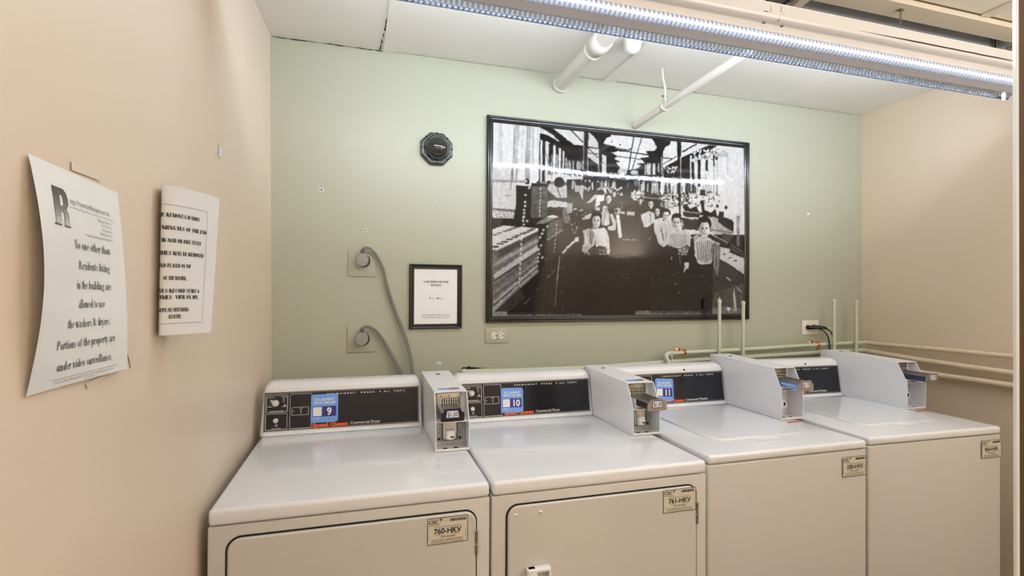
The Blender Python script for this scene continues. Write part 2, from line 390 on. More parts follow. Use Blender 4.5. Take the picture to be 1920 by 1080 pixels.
# ------------------------------------------------------------------ room shell
ZC = 2.4642; XR = 2.785; YR = -3.7
def wall_left_x(y, z):
    pts = [(0.0, -.3510), (-.25, -.3640), (-.9, -.3640), (-4.0, -.3640)]
    for (a, xa), (b, xb) in zip(pts, pts[1:]):
        if y >= b: x = xa+(xb-xa)*(y-a)/(b-a); break
    return x+(ZC-z)*(.0113 if y > -.2 else .004)
mb = MB(); mb.box(-.50, YR, -.06, XR+.10, .12, 0, FLOOR); struct(mb.build('floor'))
mb = MB(); mb.box(-.40, 0, 0, XR, .12, ZC+.12, GREEN); struct(mb.build('wall_back'))
mb = MB(); ys = [.12, 0, -.12, -.25, -.45, -.7, -.9, -1.4, -2.4, YR]; zs = [0, .9, 1.7, ZC]
vs = [(wall_left_x(min(y, 0), z), y, z) for y in ys for z in zs]; n = len(zs)
mb.add(vs, [(i*n+j, i*n+j+1, (i+1)*n+j+1, (i+1)*n+j) for i in range(len(ys)-1) for j in range(n-1)], PEACH, True)
mb.add([(-.55, .12, 0), (-.55, .12, ZC), (-.55, YR, ZC), (-.55, YR, 0)], [(0, 1, 2, 3)], PEACH)
mb.add([(-.55, YR, 0), (-.55, YR, ZC), (wall_left_x(YR, ZC), YR, ZC), (wall_left_x(YR, 0), YR, 0)], [(0, 1, 2, 3)], PEACH)
struct(mb.build('wall_left'))
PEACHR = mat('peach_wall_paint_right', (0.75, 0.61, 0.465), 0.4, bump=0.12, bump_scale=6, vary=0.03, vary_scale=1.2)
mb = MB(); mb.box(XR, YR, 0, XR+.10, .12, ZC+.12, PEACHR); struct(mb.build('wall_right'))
mb = MB(); mb.box(-.55, YR-.10, 0, XR+.10, YR, ZC+.12, PEACH); struct(mb.build('wall_rear'))
# ceiling with an open channel for the conduit trough
T0, T1 = -.865, -.762
mb = MB()
mb.box(-.55, T1, ZC, XR, 0.0, ZC+.12, CEIL)
mb.box(-.55, YR, ZC, XR, T0, ZC+.12, CEILY)
mb.box(-.55, T0, ZC+.085, XR, T1, ZC+.12, CEILY)
mb.box(2.66, T0, ZC, XR, T1, ZC+.085, CEIL)
struct(mb.build('ceiling'))
# flat battens over the ceiling joints
def trim(name, poly, z0, z1, m):
    mb = MB(); mb.prism(poly, z0, z1, m, 'z'); return struct(mb.build(name))
trim('trim_1', [(.092, -.001), (.140, -.001), (.131, -.76), (.100, -.76)], ZC-.007, ZC, CEIL)
trim('trim_2', [(1.128, -.001), (1.162, -.001), (1.168, -.76), (1.134, -.76)], ZC-.008, ZC, CEIL)
trim('trim_3', [(2.13, -.001), (2.134, -.001), (2.158, -.76), (2.154, -.76)], ZC-.003, ZC, CEIL)
trim('trim_4', [(-.36, -.868), (2.78, -.868), (2.78, -.946), (-.36, -.946)], ZC-.022, ZC, BEAM)
trim('trim_5', [(-.36, -.946), (2.78, -.946), (2.78, -.951), (-.36, -.951)], ZC-.003, ZC, mat('brown_joint', (.12, .08, .03), .8))  # thin dark brown strip standing for the gap beside the beam
trim('trim_6', [(2.19, -.951), (2.235, -.951), (2.245, -3.6), (2.2, -3.6)], ZC-.006, ZC, BEAM)
# ragged dark cracks in the paint along the joints
def crack(mb, pts, wd, z=None, y=None, keep=.86):
    L = []; R = []
    for i, p in enumerate(pts):
        a = wd*random.uniform(.15, 1.0)
        if z is not None: L.append((p[0]-a, p[1], z)); R.append((p[0]+a, p[1], z))
        else: L.append((p[0], y, p[1]-a)); R.append((p[0], y, p[1]+a))
    n = len(pts)
    mb.add(L+R, [(i, i+1, n+i+1, n+i) for i in range(n-1) if random.random() < keep], GAP)
mb = MB()
crack(mb, [(.079+.026*t/40+random.uniform(-.0018, .0018), -.003-.40*t/40) for t in range(41)], .0042, z=ZC-.0006)
crack(mb, [(-.345+.43*t/40, ZC-.004+random.uniform(-.0015, .001)) for t in range(41)], .0026, y=-.0008, keep=1.1)
tag(mb.build('ceiling_crack'), 'black ragged crack in the ceiling paint beside the flat joint strip and back wall', 'crack')
# green paint run up on the ceiling edge (wavy edge of the wall paint)
mb = MB(); random.seed(3)
for (a, b) in ((.15, .85), (.98, 1.13), (1.2, 1.98), (2.0, 2.75)):
    n = 26; top = [(a+(b-a)*i/n, -.002-.006*abs(math.sin(i*.9+a*7))*random.uniform(.2, 1)-(.008 if 1.0 < a < 1.9 and i < 16 else 0), ZC-.0012) for i in range(n+1)]
    bot = [(p[0], 0, ZC-.0012) for p in top]
    mb.add(top+bot, [(i, i+1, n+2+i, n+1+i) for i in range(n)], GREEN)
struct(mb.build('trim_7'))

# open door leaf at the right edge of the view
A = Vector((1.0775, -1.6675, 0)); e = Vector((math.cos(math.radians(36.0)), math.sin(math.radians(36.0)), 0)); l = Vector((e.y, -e.x, 0))
mb = MB()
def leaf(p, q, m, off=0.0):
    a = A+l*p; b = A+l*q
    vs = [a, b, b+e*.035, a+e*.035]; vs = [Vector((v.x, v.y, .01)) for v in vs]+[Vector((v.x, v.y, 2.42)) for v in vs]
    mb.add(vs, [(0, 1, 5, 4), (1, 2, 6, 5), (2, 3, 7, 6), (3, 0, 4, 7), (4, 5, 6, 7), (3, 2, 1, 0)], m)
leaf(0, .0035, JWHITE); leaf(.0035, .76, BROWN)
struct(mb.build('door_1'))

# ------------------------------------------------------------------ laundry machines
DH = .914   # deck height
H_SK = .039
def fmap(u, z, eps=0.0008):         # sloping console face
    return (u, .632+(z-.925)*.1503-eps, z)
def service_label(name, parent, u0, z0, w_, h_, num, v=-.0062):
    mb = MB(); fn = lambda x, y: (u0+x*w_/1.0, v, z0+y*h_/.62)
    f0 = lambda x, y: (fn(x, y)[0], v+.0003, fn(x, y)[2])
    mb.flat(rrect(0, 0, 1, .62, .03), LABEL, f0); mb.ring(0, 0, 1, .62, .035, .014, INK, fn)
    put_sans(mb, 'CSC', .115, .03, .49, INK, fn, bold=.03, width=.23)
    mb.flat([(.30, .50), (.325, .56), (.30, .585), (.335, .60), (.365, .585), (.34, .55)], INK, fn)
    mb.flat([(.27, .565), (.30, .57), (.285, .59)], INK, fn)
    put_sans(mb, 'ServiceWorks', .05, .03, .44, INKG, fn, bold=.01, width=.28)
    x = .55
    random.seed(hash_(num))
    while x < .945:
        a = random.choice((.006, .010, .014)); mb.flat([(x, .51), (x+a, .51), (x+a, .575), (x, .575)], INK, fn); x += a+random.choice((.004, .007))
    put_sans(mb, 'Please use this number if you are having service', .034, .18, .395, INK, fn, bold=.01, width=.62)
    put_sans(mb, num, .175, .155, .245, INK, fn, bold=.028, width=.68)
    put_sans(mb, 'For Service:', .036, .2, .205, INK, fn, bold=.012, width=.18)
    put_sans(mb, 'Para Servicio:', .036, .58, .215, INK, fn, bold=.012, width=.21)
    put_sans(mb, '1-877-264-6622', .055, .31, .15, INK, fn, bold=.018, width=.36)
    put_sans(mb, 'Visit our website: www.cscserviceworks.com', .038, .11, .095, INK, fn, bold=.016, width=.75)
    put_sans(mb, 'This machine is the property of the laundry operator', .03, .09, .060, INK, fn, bold=.01, width=.8)
    put_sans(mb, 'and may not be moved or serviced by others', .03, .09, .030, INK, fn, bold=.01, width=.8)
    put_sans(mb, 'V917', .03, .045, .12, INK, fn, rot=PI/2)
    put_sans(mb, 'MADE IN USA', .028, .955, .12, INK, fn, rot=PI/2)
    o = mb.build('service_label', parent); o['label'] = 'silver service label reading '+num; return o
def hash_(s):
    return sum((i+1)*ord(c) for i, c in enumerate(s))

def console(parent, wd, kind, app):
    mb = MB()
    prof = [(.628, .914), (.632, .925), (.655, 1.078), (.659, 1.088), (.667, 1.0955), (.680, 1.0995), (.710, 1.102), (.710, .914)]
    st = [(0.0, .030, .010), (.004, .013, .004), (.012, .004, .001), (.024, 0, 0), (wd-.024, 0, 0), (wd-.010, .004, .001), (wd-.003, .013, .003), (wd, .026, .008)]
    vs = []
    for (u, dz, dv) in st:
        for (v, z) in prof:
            k = max(0, (z-.93)/(1.10-.93)); ub = u
            vs.append((ub+(.008*k if u < .05 else -.006*k if u > wd-.05 else 0), v+(dv if v < .70 else 0), z-dz*max(0, min(1, (z-1.05)/.05))))
    n = len(prof)
    mb.add(vs, [(i*n+j, (i+1)*n+j, (i+1)*n+(j+1) % n, i*n+(j+1) % n) for i in range(len(st)-1) for j in range(n)], ENAMEL, False)
    mb.add(vs[:n], [tuple(range(n))], ENAMEL); mb.add(vs[-n:], [tuple(range(n))[::-1]], ENAMEL)
    c = mb.build('control_console', parent)
    bv = c.modifiers.new('b', 'BEVEL'); bv.width = .003; bv.segments = 2; bv.limit_method = 'ANGLE'; bv.angle_limit = math.radians(25)
    # printed faceplate
    u0, u1, z0, z1 = .013, wd-.013, .932, 1.064
    mb = MB()
    mb.flat([(u0, z0), (u1, z0), (u1, z1), (u0, z1)], BLACKP, lambda x, y: fmap(x, y, .0006))
    f1 = lambda x, y: fmap(x, y, .0011)
    mb.ring(u0-.0015, z0-.0015, u1+.0015, z1+.0015, .002, .0018, STEELD, f1, 2)
    mb.ring(u0+.0025, z0+.0025, u1-.0025, z1-.0025, .003, .0010, GREYI, f1, 3)
    if kind == 'dryer':
        o = 0.0 if app == '9' else .028
        mb.ring(.018+o, .995, .090+o, 1.057, .004, .0010, WHITEI, f1); mb.ring(.021+o, 1.000, .088+o, 1.053, .003, .0007, GREYI, f1)
        mb.ring(.018+o, .936, .089+o, .991, .004, .0010, WHITEI, f1)
        mb.ring(.097+o, .936, .170+o, 1.057, .003, .0010, WHITEI, f1); mb.ring(.103+o, .982, .160+o, 1.010, .003, .0010, WHITEI, f1)
        put_sans(mb, 'FABRIC SELECTOR', .0048, .053+o, .9975, WHITEI, f1, bold=.02, align='CENTER', spacing=1.1)
        put_sans(mb, 'PERM PRESS', .0042, .023+o, 1.046, WHITEI, f1, bold=.01); put_sans(mb, 'DELICATE', .0042, .068+o, 1.047, WHITEI, f1, bold=.01)
        put_sans(mb, 'NORMAL', .0042, .022+o, 1.014, WHITEI, f1, bold=.01); put_sans(mb, 'NO HEAT', .0042, .070+o, 1.013, WHITEI, f1, bold=.01)
        for (x, y) in ((.034, 1.037), (.079, 1.020)):
            x += o
            mb.flat([(x-.004, y-.003), (x-.0025, y-.003), (x+.004, y+.003), (x+.0025, y+.003)], WHITEI, f1)
            mb.flat([(x+.004, y-.003), (x+.0025, y-.003), (x-.004, y+.003), (x-.0025, y+.003)], WHITEI, f1)
            mb.flat([(x-.004, y-.0045), (x+.004, y-.0045), (x+.004, y-.0035), (x-.004, y-.0035)], WHITEI, f1)
        mb.ring(.073+o, 1.030, .078+o, 1.044, .001, .0007, WHITEI, f1, 2); mb.ring(.028+o, 1.018, .032+o, 1.026, .001, .0007, GREYI, f1, 2)
        put_sans(mb, 'PUSH TO START', .0042, .054+o, .9385, WHITEI, f1, bold=.01, align='CENTER')
        mb.flat([(.0535+o, .9455), (.0590+o, .9505), (.0535+o, .9555), (.0480+o, .9505)], WHITEI, f1)
        mb.flat([(.0535+o, .9470), (.0573+o, .9505), (.0535+o, .9540), (.0497+o, .9505)], BLACKP, lambda x, y: fmap(x, y, .0015))
        put_sans(mb, 'START', .0042, .134+o, 1.0035, WHITEI, f1, bold=.01, align='CENTER')
        mb.flat([(.1330+o, .988), (.1345+o, .988), (.1345+o, 1.000), (.1330+o, 1.000)], WHITEI, f1)
        mb.ring(.108+o, .9935, .1125+o, .998, .0022, .0009, GREYI, f1, 4)
        sq = (.174, .297) if app == '9' else (.209, .332); cd = (.305, .412) if app == '9' else (.341, .447); pp = (.222, .499) if app == '9' else (.254, .523)
    else:
        mb.ring(.120, .936, .196, 1.057, .003, .0010, WHITEI, f1)
        sq = (.232, .355); cd = (.362, .480); pp = (.249, .517) if app else (.232, .498)
    put_sans(mb, 'Speed Queen', .0175, sq[0], .9375, ORANGE, f1, bold=.055, width=sq[1]-sq[0])
    put_sans(mb, 'Commercial '+('Dryer' if kind == 'dryer' else 'Washer'), .0140, cd[0], .9395, WHITEI, f1, bold=.004, width=cd[1]-cd[0])
    for t, a, b in (('PERMANENT', 0, .38), ('PRESS', .445, .63), ('ALL', .76, .85), ('FABRIC', .895, 1.0)):
        L = pp[1]-pp[0]
        b2 = b if t != 'FABRIC' else 1.06
        a2 = a if t != 'FABRIC' else .90
        put_sans(mb, t, .0078, pp[0]+a2*L*.96, 1.0485, WHITEI, f1, bold=.012, width=(b2-a2)*L*.96, spacing=1.6)
    xd = pp[0]+.675*(pp[1]-pp[0]); mb.flat([(xd, 1.049), (xd+.004, 1.049), (xd+.004, 1.053), (xd, 1.053)], WHITEI, f1)
    fp = mb.build('faceplate', c)
    if kind == 'dryer':
        o = 0.0 if app == '9' else .028
        mb = MB(); cx, cz = .0485+o, 1.027
        mb.lathe([(0, .012), (.0075, .012), (.0095, .010), (.010, .001), (.012, 0)], fmap(cx, cz, .001), SILVER, axis=(0, -1, .146))
        mb.prism([(cx-.014, cz+.013), (cx+.002, cz+.010), (cx-.009, cz-.003)], .632+(cz-.918)*.146-.013, .632+(cz-.918)*.146-.001, SILVER)
        k = mb.build('selector_knob', c); k['label'] = 'silver pointer knob'
        mb = MB(); mb.lathe([(0, .007), (.006, .007), (.0085, .005), (.009, 0)], fmap(.051+o, .967, .0008), SILVER, axis=(0, -1, .146))
        mb.build('start_button', c)
    else:
        mb = MB(); mb.lathe([(0, .0015), (.0042, .0015), (.005, 0)], (.368, .6548, 1.0765), RUBBER, axis=(0, -1, .146)); mb.build('plug_button', c)
    if app:
        # rounded app sticker, slightly turned
        cx, cz, hw, hh, rot = {'9': (.2145, 1.0015, .0468, .0500, .0), '10': (.2425, .9925, .0465, .0485, .02), '11': (.2560, .9925, .0465, .0495, .06)}[app]
        c_, s_ = math.cos(rot), math.sin(rot)
        fs_ = lambda x, y, e=.0016: fmap(cx+x*hw*c_+y*hh*s_, cz-x*hw*s_+y*hh*c_, e)
        mb = MB()
        mb.flat(rrect(-1, -1, 1, 1, .2), LBLUE, fs_)
        f2 = lambda x, y: fs_(x, y, .0020); f3 = lambda x, y: fs_(x, y, .0024)
        put_sans(mb, 'DO LAUNDRY', .25, 0, .54, WHITEI, f2, bold=.025, align='CENTER', width=1.45)
        put_sans(mb, 'WITH THE APP', .25, 0, .30, WHITEI, f2, bold=.025, align='CENTER', width=1.6)
        mb.flat([(-.88, -.58), (.86, -.58), (.86, .14), (-.88, .14)], NAVY, f2)
        mb.flat([(-.84, -.54), (-.20, -.54), (-.20, .10), (-.84, .10)], WHITEI, f3)
        put_sans(mb, app, .72, .35, -.47, WHITEI, f3, bold=.035, align='CENTER')
        mb.flat([(-.8, -.70), (-.35, -.70), (-.35, -.67), (-.8, -.67)], WHITEI, f2)
        s = mb.build('app_sticker', c); s['label'] = 'light blue rounded sticker with the number '+app
    return c

def coin_box(parent, bu, bv, h1, h2, L, kind, sy, price, variant):
    # folded sheet shell open at the front; local origin at the front left foot
    W_ = .110; t = .0022
    M = Matrix.Translation((bu, bv, DH+.0008))
    mb = MB()
    side = [(0, 0), (0, h1), (.045, h2), (L, h2+.010), (L, 0)]
    mb.prism(side, 0, t, BOXW, 'x', M); mb.prism(side, W_-t, W_, BOXW, 'x', M)
    mb.prism([(.044, h2-t), (.044, h2+.0005), (L, h2+.0105), (L, h2+.008)], t, W_-t, BOXW, 'x', M)
    mb.box(t, 0, h1-t, W_-t, .10, h1, BOXW, M=M)
    mb.box(t, 0, 0, W_-t, .10, t, BOXW, M=M)
    mb.box(t, .0, 0, W_-t, .0015, .008, BOXW, M=M)
    mb.box(t, .078, 0, W_-t, .080, h2, BOXW, M=M)
    mb.box(t, L-.003, 0, W_-t, L, h2+.008, BOXW, M=M)
    for x in (.035, .070): mb.cyl((x, .025, t), (x, .025, t+.0012), .008, STEELD, M=M); mb.cyl((x, .025, t+.001), (x, .025, t+.0016), .005, GAP, M=M)
    # screw on the top
    mb.cyl((.055, L-.075, h2+.008), (.055, L-.075, h2+.0105), .008, GAP, M=M, n=14); mb.cyl((.055, L-.075, h2+.008), (.055, L-.075, h2+.0125), .005, CHROME, M=M, n=14)
    ob = mb.build('coin_meter', parent); ob['label'] = 'white sheet metal coin meter case'
    mbm = MB()
    # stickers on the top face
    zt = lambda y: h2+.0012+.0105*(y-.044)/(L-.044)
    if variant in (0, 1):
        ft = lambda x, y: tuple(M @ Vector((x, y, zt(y))))
        mbm.flat(rrect(.018, .075, .052, .094, .003), LBLUE, ft); mbm.flat([(.055, .082), (.09, .082), (.09, .094), (.055, .094)], INKG, ft)
        mbm.flat([(.055, .076), (.088, .076), (.088, .080), (.055, .080)], REDI if variant == 0 else INKG, ft)
    elif variant == 2:
        ft = lambda x, y: tuple(M @ Vector((x, y, zt(y)))); random.seed(5)
        for k in range(46):
            x, y = random.uniform(.02, .10), random.uniform(.07, .30); a = random.uniform(.001, .004)
            mbm.flat([(x, y), (x+a*2, y), (x+a, y+a)], INKL, ft)
    if mbm.v:
        dc = mbm.build('case_decal', ob)
        if variant == 2: dc.name = 'scuff_marks'; dc['kind'] = 'stuff'
    # coin mechanism face
    mb = MB()
    px0, px1 = .012, .094; zz0, zz1 = h1+.008, h2-.008
    metal = STEEL if variant == 0 else STEELD
    mb.box(px0, .0725, zz0, px1, .0775, zz1, metal, r=.003, M=M)
    for x in (.026, .053, .082): mb.cyl((x, .0725, zz1-.012), (x, .071, zz1-.012), .0022, CHROME, M=M, n=10)
    for k in range(8):
        x = .024+k*.0078
        mb.box(x, .0685, zz1-.029, x+.0048, .0725, zz1-.021, CHROME, r=.001, M=M)
        mb.box(x+.0052, .0705, zz1-.041, x+.0074, .0725, zz1-.018, GAP, M=M)
        mb.box(x, .0655, zz1-.040, x+.0048, .0725, zz1-.032, CHROME, r=.001, M=M)
    mb.build('coin_plate', ob)
    # slide with side rails, front plate and price tag
    mb = MB()
    za = h1+.012; zb = za+.032; x0, x1 = .014, .082
    body = STEEL
    mb.box(x0+.003, .012, h1+.001, x1-.003, .073, zb-.006, BOXW if variant else STEEL, r=.002, M=M)
    mb.box(x0+.004, sy+.001, za+.001, x1-.004, .012, zb-.006, BLACK, M=M)
    mb.box(x0+.002, sy+.002, zb-.008, x1-.002, .074, zb-.004, STEEL, M=M)
    for k in range(9):
        x = x0+.008+k*.0062; mb.box(x, sy+.012, zb-.004, x+.0035, .072, zb-.0022, STEELD, M=M)
    for x in (x0, x1-.005): mb.box(x, sy+.002, zb-.008, x+.005, .074, zb, STEEL if variant < 1 else STEELD, r=.001, M=M)
    # front plate, notched upper corners
    fpz = za-.001; top = zb+.006
    plate = [(x0-.003, fpz), (x1+.003, fpz), (x1+.003, top-.012), (x1-.004, top-.012), (x1-.008, top), (x0+.008, top), (x0+.004, top-.012), (x0-.003, top-.012)]
    mb.prism(plate, sy-.003, sy+.001, BLACK if variant == 0 else STEEL, 'y', M)
    sl = mb.build('coin_slide', ob)
    mb = MB(); xc = (x0+x1)/2; zc = za+.020
    ft = lambda x, y: tuple(M @ Vector((xc+x, sy-.0034, zc+y))); ft2 = lambda x, y: tuple(M @ Vector((xc+x, sy-.0038, zc+y))); ft3 = lambda x, y: tuple(M @ Vector((xc+x, sy-.0042, zc+y)))
    mb.flat([(-.023, -.011), (.023, -.011), (.019, .014), (-.019, .014)], PURPLE, ft)
    mb.flat([(-.0195, -.0085), (.0195, -.0085), (.0165, .0115), (-.0165, .0115)], WHITEI, ft2)
    put_sans(mb, price, .019, 0, -.0050, INK, ft3, bold=.02, align='CENTER', width=.031)
    tg = mb.build('price_tag', ob); tg['label'] = 'white price tag reading '+price
    if variant in (2, 3):
        mb = MB(); fs = lambda y, z: tuple(M @ Vector((x0+.0028, y, z)))
        m_ = LBLUE if variant == 2 else mat('dark_blue_sticker', (.03, .045, .10), .3)
        mb.box(x0+.0022, sy+.006, za+.001, x0+.0036, .032, zb-.009, m_, r=.0005, M=M)
        mb.box(x0+.0012, sy+.012, zb-.019, x0+.0022, .018, zb-.016, WHITEI, M=M) if variant == 2 else None
        mb.build('slide_decal', ob)
    # lower lock plate
    mb = MB()
    if variant in (0, 1):
        mb.box(.010, .052, .020, .096, .056, h1-.005, ZINC, r=.001, M=M)
        for (x, z) in ((.018, .028), (.088, .028), (.018, h1-.014), (.088, h1-.014)):
            mb.cyl((x, .052, z), (x, .050, z), .0065, STEELD, M=M, n=16); mb.cyl((x, .0505, z), (x, .0495, z), .0042, GAP, M=M, n=16)
        for k in range(4):
            for x in (.018, .086): mb.box(x, .0513, .044+k*.006, x+.003, .052, .047+k*.006, INKG, M=M)
        mb.box(.026, .046, .022, .080, .053, h1-.006, STEELD, r=.010, seg=4, M=M)
        mb.box(.030, .0445, .026, .076, .0475, h1-.010, STEEL, r=.001, M=M)
        mb.box(.038, .030, .026, .068, .046, .058, LOCKW, r=.006, seg=3, M=M)
        mb.cyl((.053, .031, .042), (.053, .028, .042), .0125, LOCKW, M=M, n=24)
        mb.box(.052, .0272, .036, .063, .0282, .040, GAP, M=M); mb.box(.060, .0272, .032, .063, .0282, .040, GAP, M=M)
    else:
        mb.box(.012, .054, .018, .052, .058, h1-.004, ZINC, r=.001, M=M)
        mb.cyl((.042, .054, h1-.014), (.042, .052, h1-.014), .005, CHROME, M=M, n=14); mb.cyl((.042, .054, .030), (.042, .052, .030), .005, CHROME, M=M, n=14)
        mb.cyl((.032, .054, .058), (.032, .040, .058), .017, STEEL, M=M, n=24)
        mb.cyl((.038, .046, .057), (.038, .028, .057), .0160, LOCKW, M=M, n=28)
        mb.cyl((.042, .028, .059), (.042, .0270, .059), .0055, GAP, M=M, n=12); mb.box(.0375, .0268, .048, .0425, .028, .056, GAP, M=M)
    mb.build('lock_plate', ob)
    return ob

def dryer(x, y, rz, num, app, label):
    W_ = .683
    root = empty('commercial_dryer', (x, y, 0), rz); tag(root, label, 'dryer')
    mb = MB(); mb.box(.001, .004, .03, W_-.001, .70, DH-H_SK-.002, ENAMEL_SHADED, r=.004)
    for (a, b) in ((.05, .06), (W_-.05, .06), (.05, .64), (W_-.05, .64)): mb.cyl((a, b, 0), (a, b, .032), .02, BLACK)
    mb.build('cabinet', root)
    mb = MB(); mb.box(.002, 0, DH-H_SK, W_-.002, .712, DH, ENAMEL, r=.0105, seg=4); mb.build('top_panel', root)
    mb = MB(); mb.prism(rrect(.040, .236, .6465, .8475, .034, 8), .0010, .0042, GAP, 'y'); mb.build('door_gap', root)
    mb = MB()
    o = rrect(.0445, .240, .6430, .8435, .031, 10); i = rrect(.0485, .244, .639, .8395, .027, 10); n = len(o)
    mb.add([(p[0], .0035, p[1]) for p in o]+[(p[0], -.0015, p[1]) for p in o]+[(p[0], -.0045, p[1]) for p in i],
           [(k, (k+1) % n, n+(k+1) % n, n+k) for k in range(n)]+[(n+k, n+(k+1) % n, 2*n+(k+1) % n, 2*n+k) for k in range(n)], ENAMEL_SHADED, True)
    mb.add([(p[0], -.0045, p[1]) for p in i], [tuple(range(n))[::-1]], ENAMEL_SHADED)
    door = mb.build('door', root)
    if app == '10':
        for (a, b) in ((.067, .819), (.138, .820)):
            mb = MB(); mb.lathe([(0, .002), (.002, .0035), (.0048, .002), (.0055, 0)], (a, -.0045, b), WHITEI, axis=(0, -1, 0), n=16)
            mb.cyl((a, -.0068, b), (a, -.0082, b), .0018, INK, n=8)
            mb.build('screw_cap', door)
    # pull handle: raised frame around a scooped pocket
    mb = MB()
    hx0, hx1, hz1 = .094, .163, .676; hz0 = hz1-.13
    mb.box(hx0, -.028, hz1-.012, hx1, -.004, hz1, ENAMEL, r=.005, seg=3)
    mb.box(hx0, -.028, hz0, hx1, -.004, hz0+.012, ENAMEL, r=.005, seg=3)
    mb.box(hx0, -.028, hz0, hx0+.030, -.004, hz1, ENAMEL, r=.006, seg=3)
    mb.box(hx1-.006, -.026, hz0, hx1, -.004, hz1, ENAMEL, r=.0025, seg=2)
    mb.build('handle', door)
    for z in (.759, .30):
        mb = MB(); mb.cyl((.6435, -.005, z-.032), (.6435, -.005, z+.032), .0036, STEELD, n=12); mb.box(.641, -.004, z-.03, .654, -.0025, z+.03, ENAMEL_SHADED)
        mb.cyl((.6435, -.005, z+.032), (.6435, -.005, z+.035), .0046, CHROME, n=12); mb.cyl((.6435, -.005, z-.004), (.6435, -.005, z-.001), .0046, CHROME, n=12)
        mb.build('hinge', root)
    if app == '9': service_label('l', root, .513, .7685, .107, .069, num)
    else: service_label('l', root, .525, .7715, .113, .069, num)
    return root
def washer(x, y, rz, W_, num, app, label):
    root = empty('commercial_washer', (x, y, 0), rz); tag(root, label, 'washing machine')
    mb = MB(); mb.box(.001, .003, .03, W_-.001, .70, DH-H_SK+.008, ENAMEL_SHADED, r=.007, seg=3)
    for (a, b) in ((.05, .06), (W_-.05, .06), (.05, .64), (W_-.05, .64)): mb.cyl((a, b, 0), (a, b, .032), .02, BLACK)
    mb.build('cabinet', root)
    mb = MB(); mb.box(.002, 0, DH-H_SK+.010, W_-.002, .712, DH, ENAMEL, r=.010, seg=4); mb.build('top_panel', root)
    # lid: big radius at the front left, sharp clipped front right corner
    pts = [(.122, .59), (.122, .20)]+[(.177-.055*math.cos(a*PI/16), .184-.055*math.sin(a*PI/16)) for a in range(1, 9)]+[(.26, .129), (.511, .129), (.545, .215), (.565, .30), (.565, .59)]
    inn = [(.344+(a-.344)*.978, .36+(b-.36)*.975) for a, b in pts]; n = len(pts)
    mb = MB()
    mb.add([(a, b, DH-.0005) for a, b in pts]+[(a, b, DH+.0035) for a, b in pts]+[(a, b, DH+.0055) for a, b in inn],
           [(k, (k+1) % n, n+(k+1) % n, n+k) for k in range(n)]+[(n+k, n+(k+1) % n, 2*n+(k+1) % n, 2*n+k) for k in range(n)], ENAMEL, True)
    mb.add([(a, b, DH+.0055) for a, b in inn], [tuple(range(n))], ENAMEL)
    lid = mb.build('lid', root)
    mb = MB()
    mb.add([(.262, .128, DH+.0008), (.415, .128, DH+.0008), (.395, .098, DH+.0008), (.300, .098, DH+.0008), (.270, .128, DH+.0052), (.405, .128, DH+.0052), (.385, .1, DH+.0012), (.31, .1, DH+.0012)],
           [(0, 3, 7, 4), (3, 2, 6, 7), (2, 1, 5, 6), (4, 7, 6, 5)], ENAMEL, True)
    mb.build('lid_handle', lid)
    mb = MB(); z = DH+.0008; mb.add([(.585, .268, z), (.655, .272, z), (.655, .290, z), (.585, .286, z)], [(0, 1, 2, 3)], REDI); mb.add([(.59, .276, z+.0004), (.65, .280, z+.0004), (.65, .283, z+.0004), (.59, .279, z+.0004)], [(0, 1, 2, 3)], mat('pink_tape', (.75, .35, .33), .5))
    t_ = mb.build('warning_strip', root); t_['label'] = 'thin red printed strip'
    return root
d1 = dryer(-.3380, -.9058, -.0089, '760-HKV', '9', 'white coin dryer with the 760-HKV label, next to the peach left wall')
console(d1, .568, 'dryer', '9'); coin_box(d1, .5738, .295, .095, .184, .43, 'dryer', -.035, '$1.50', 0)
d2 = dryer(.3486, -.9127, -.0078, '761-HKV', '10', 'white coin dryer with the 761-HKV label and a handle on its door')
console(d2, .5955, 'dryer', '10'); coin_box(d2, .5965, .298, .095, .182, .43, 'dryer', -.078, '$1.50', 1)
w1 = washer(1.0612, -.8838, -.0057, .659, '100-HVS', '11', 'white top loading washer with the 100-HVS label and number 11 sticker')
console(w1, .584, 'washer', '11'); coin_box(w1, .5854, .309, .120, .205, .445, 'washer', -.070, '$1.75', 2)
service_label('l', w1, .546, .794, .105, .069, '100-HVS', -.0005)
w2 = washer(1.7538, -.8656, -.0321, .659, '964-HVR', None, 'white top loading washer with the 964-HVR label, at the right end of the row')
console(w2, .578, 'washer', None); coin_box(w2, .5802, .309, .120, .205, .46, 'washer', -.072, '$1.75', 3)
service_label('l', w2, .551, .796, .104, .069, '964-HVR', -.0005)

# ------------------------------------------------------------------ lamp assembly under the ceiling
hx0, hx1 = -.33, 2.775
mb = MB()
prof = [(-.770, 2.318), (-.912, 2.316), (-.921, 2.320), (-.925, 2.328), (-.925, 2.363), (-.920, 2.366), (-.770, 2.366)]
seam = 1.300
for a, b in ((hx0, seam-.0006), (seam+.0006, hx1)):
    mb.prism(prof, a, b, HOUS, 'x', smooth=False)
mb.box(hx0, -.927, 2.3625, hx1, -.921, 2.3675, JWHITE)
hs = empty('light_fixture', (1.2, -.85, 2.31)); tag(hs, 'long cream painted light fixture with two rows of clear LED strips', 'ceiling light')
def rebase(o, par):
    o.parent = par; o.matrix_parent_inverse = Matrix.Translation(par.location).inverted(); return o
o = mb.build('housing'); rebase(o, hs)
bv = o.modifiers.new('b', 'BEVEL'); bv.width = .004; bv.segments = 3; bv.limit_method = 'ANGLE'
mb = MB()
for x in (1.262, 1.335): mb.cyl((x, -.896, 2.3165), (x, -.896, 2.3135), .007, STEEL, n=14); mb.cyl((x, -.896, 2.3137), (x, -.896, 2.3130), .004, GAP, n=8)
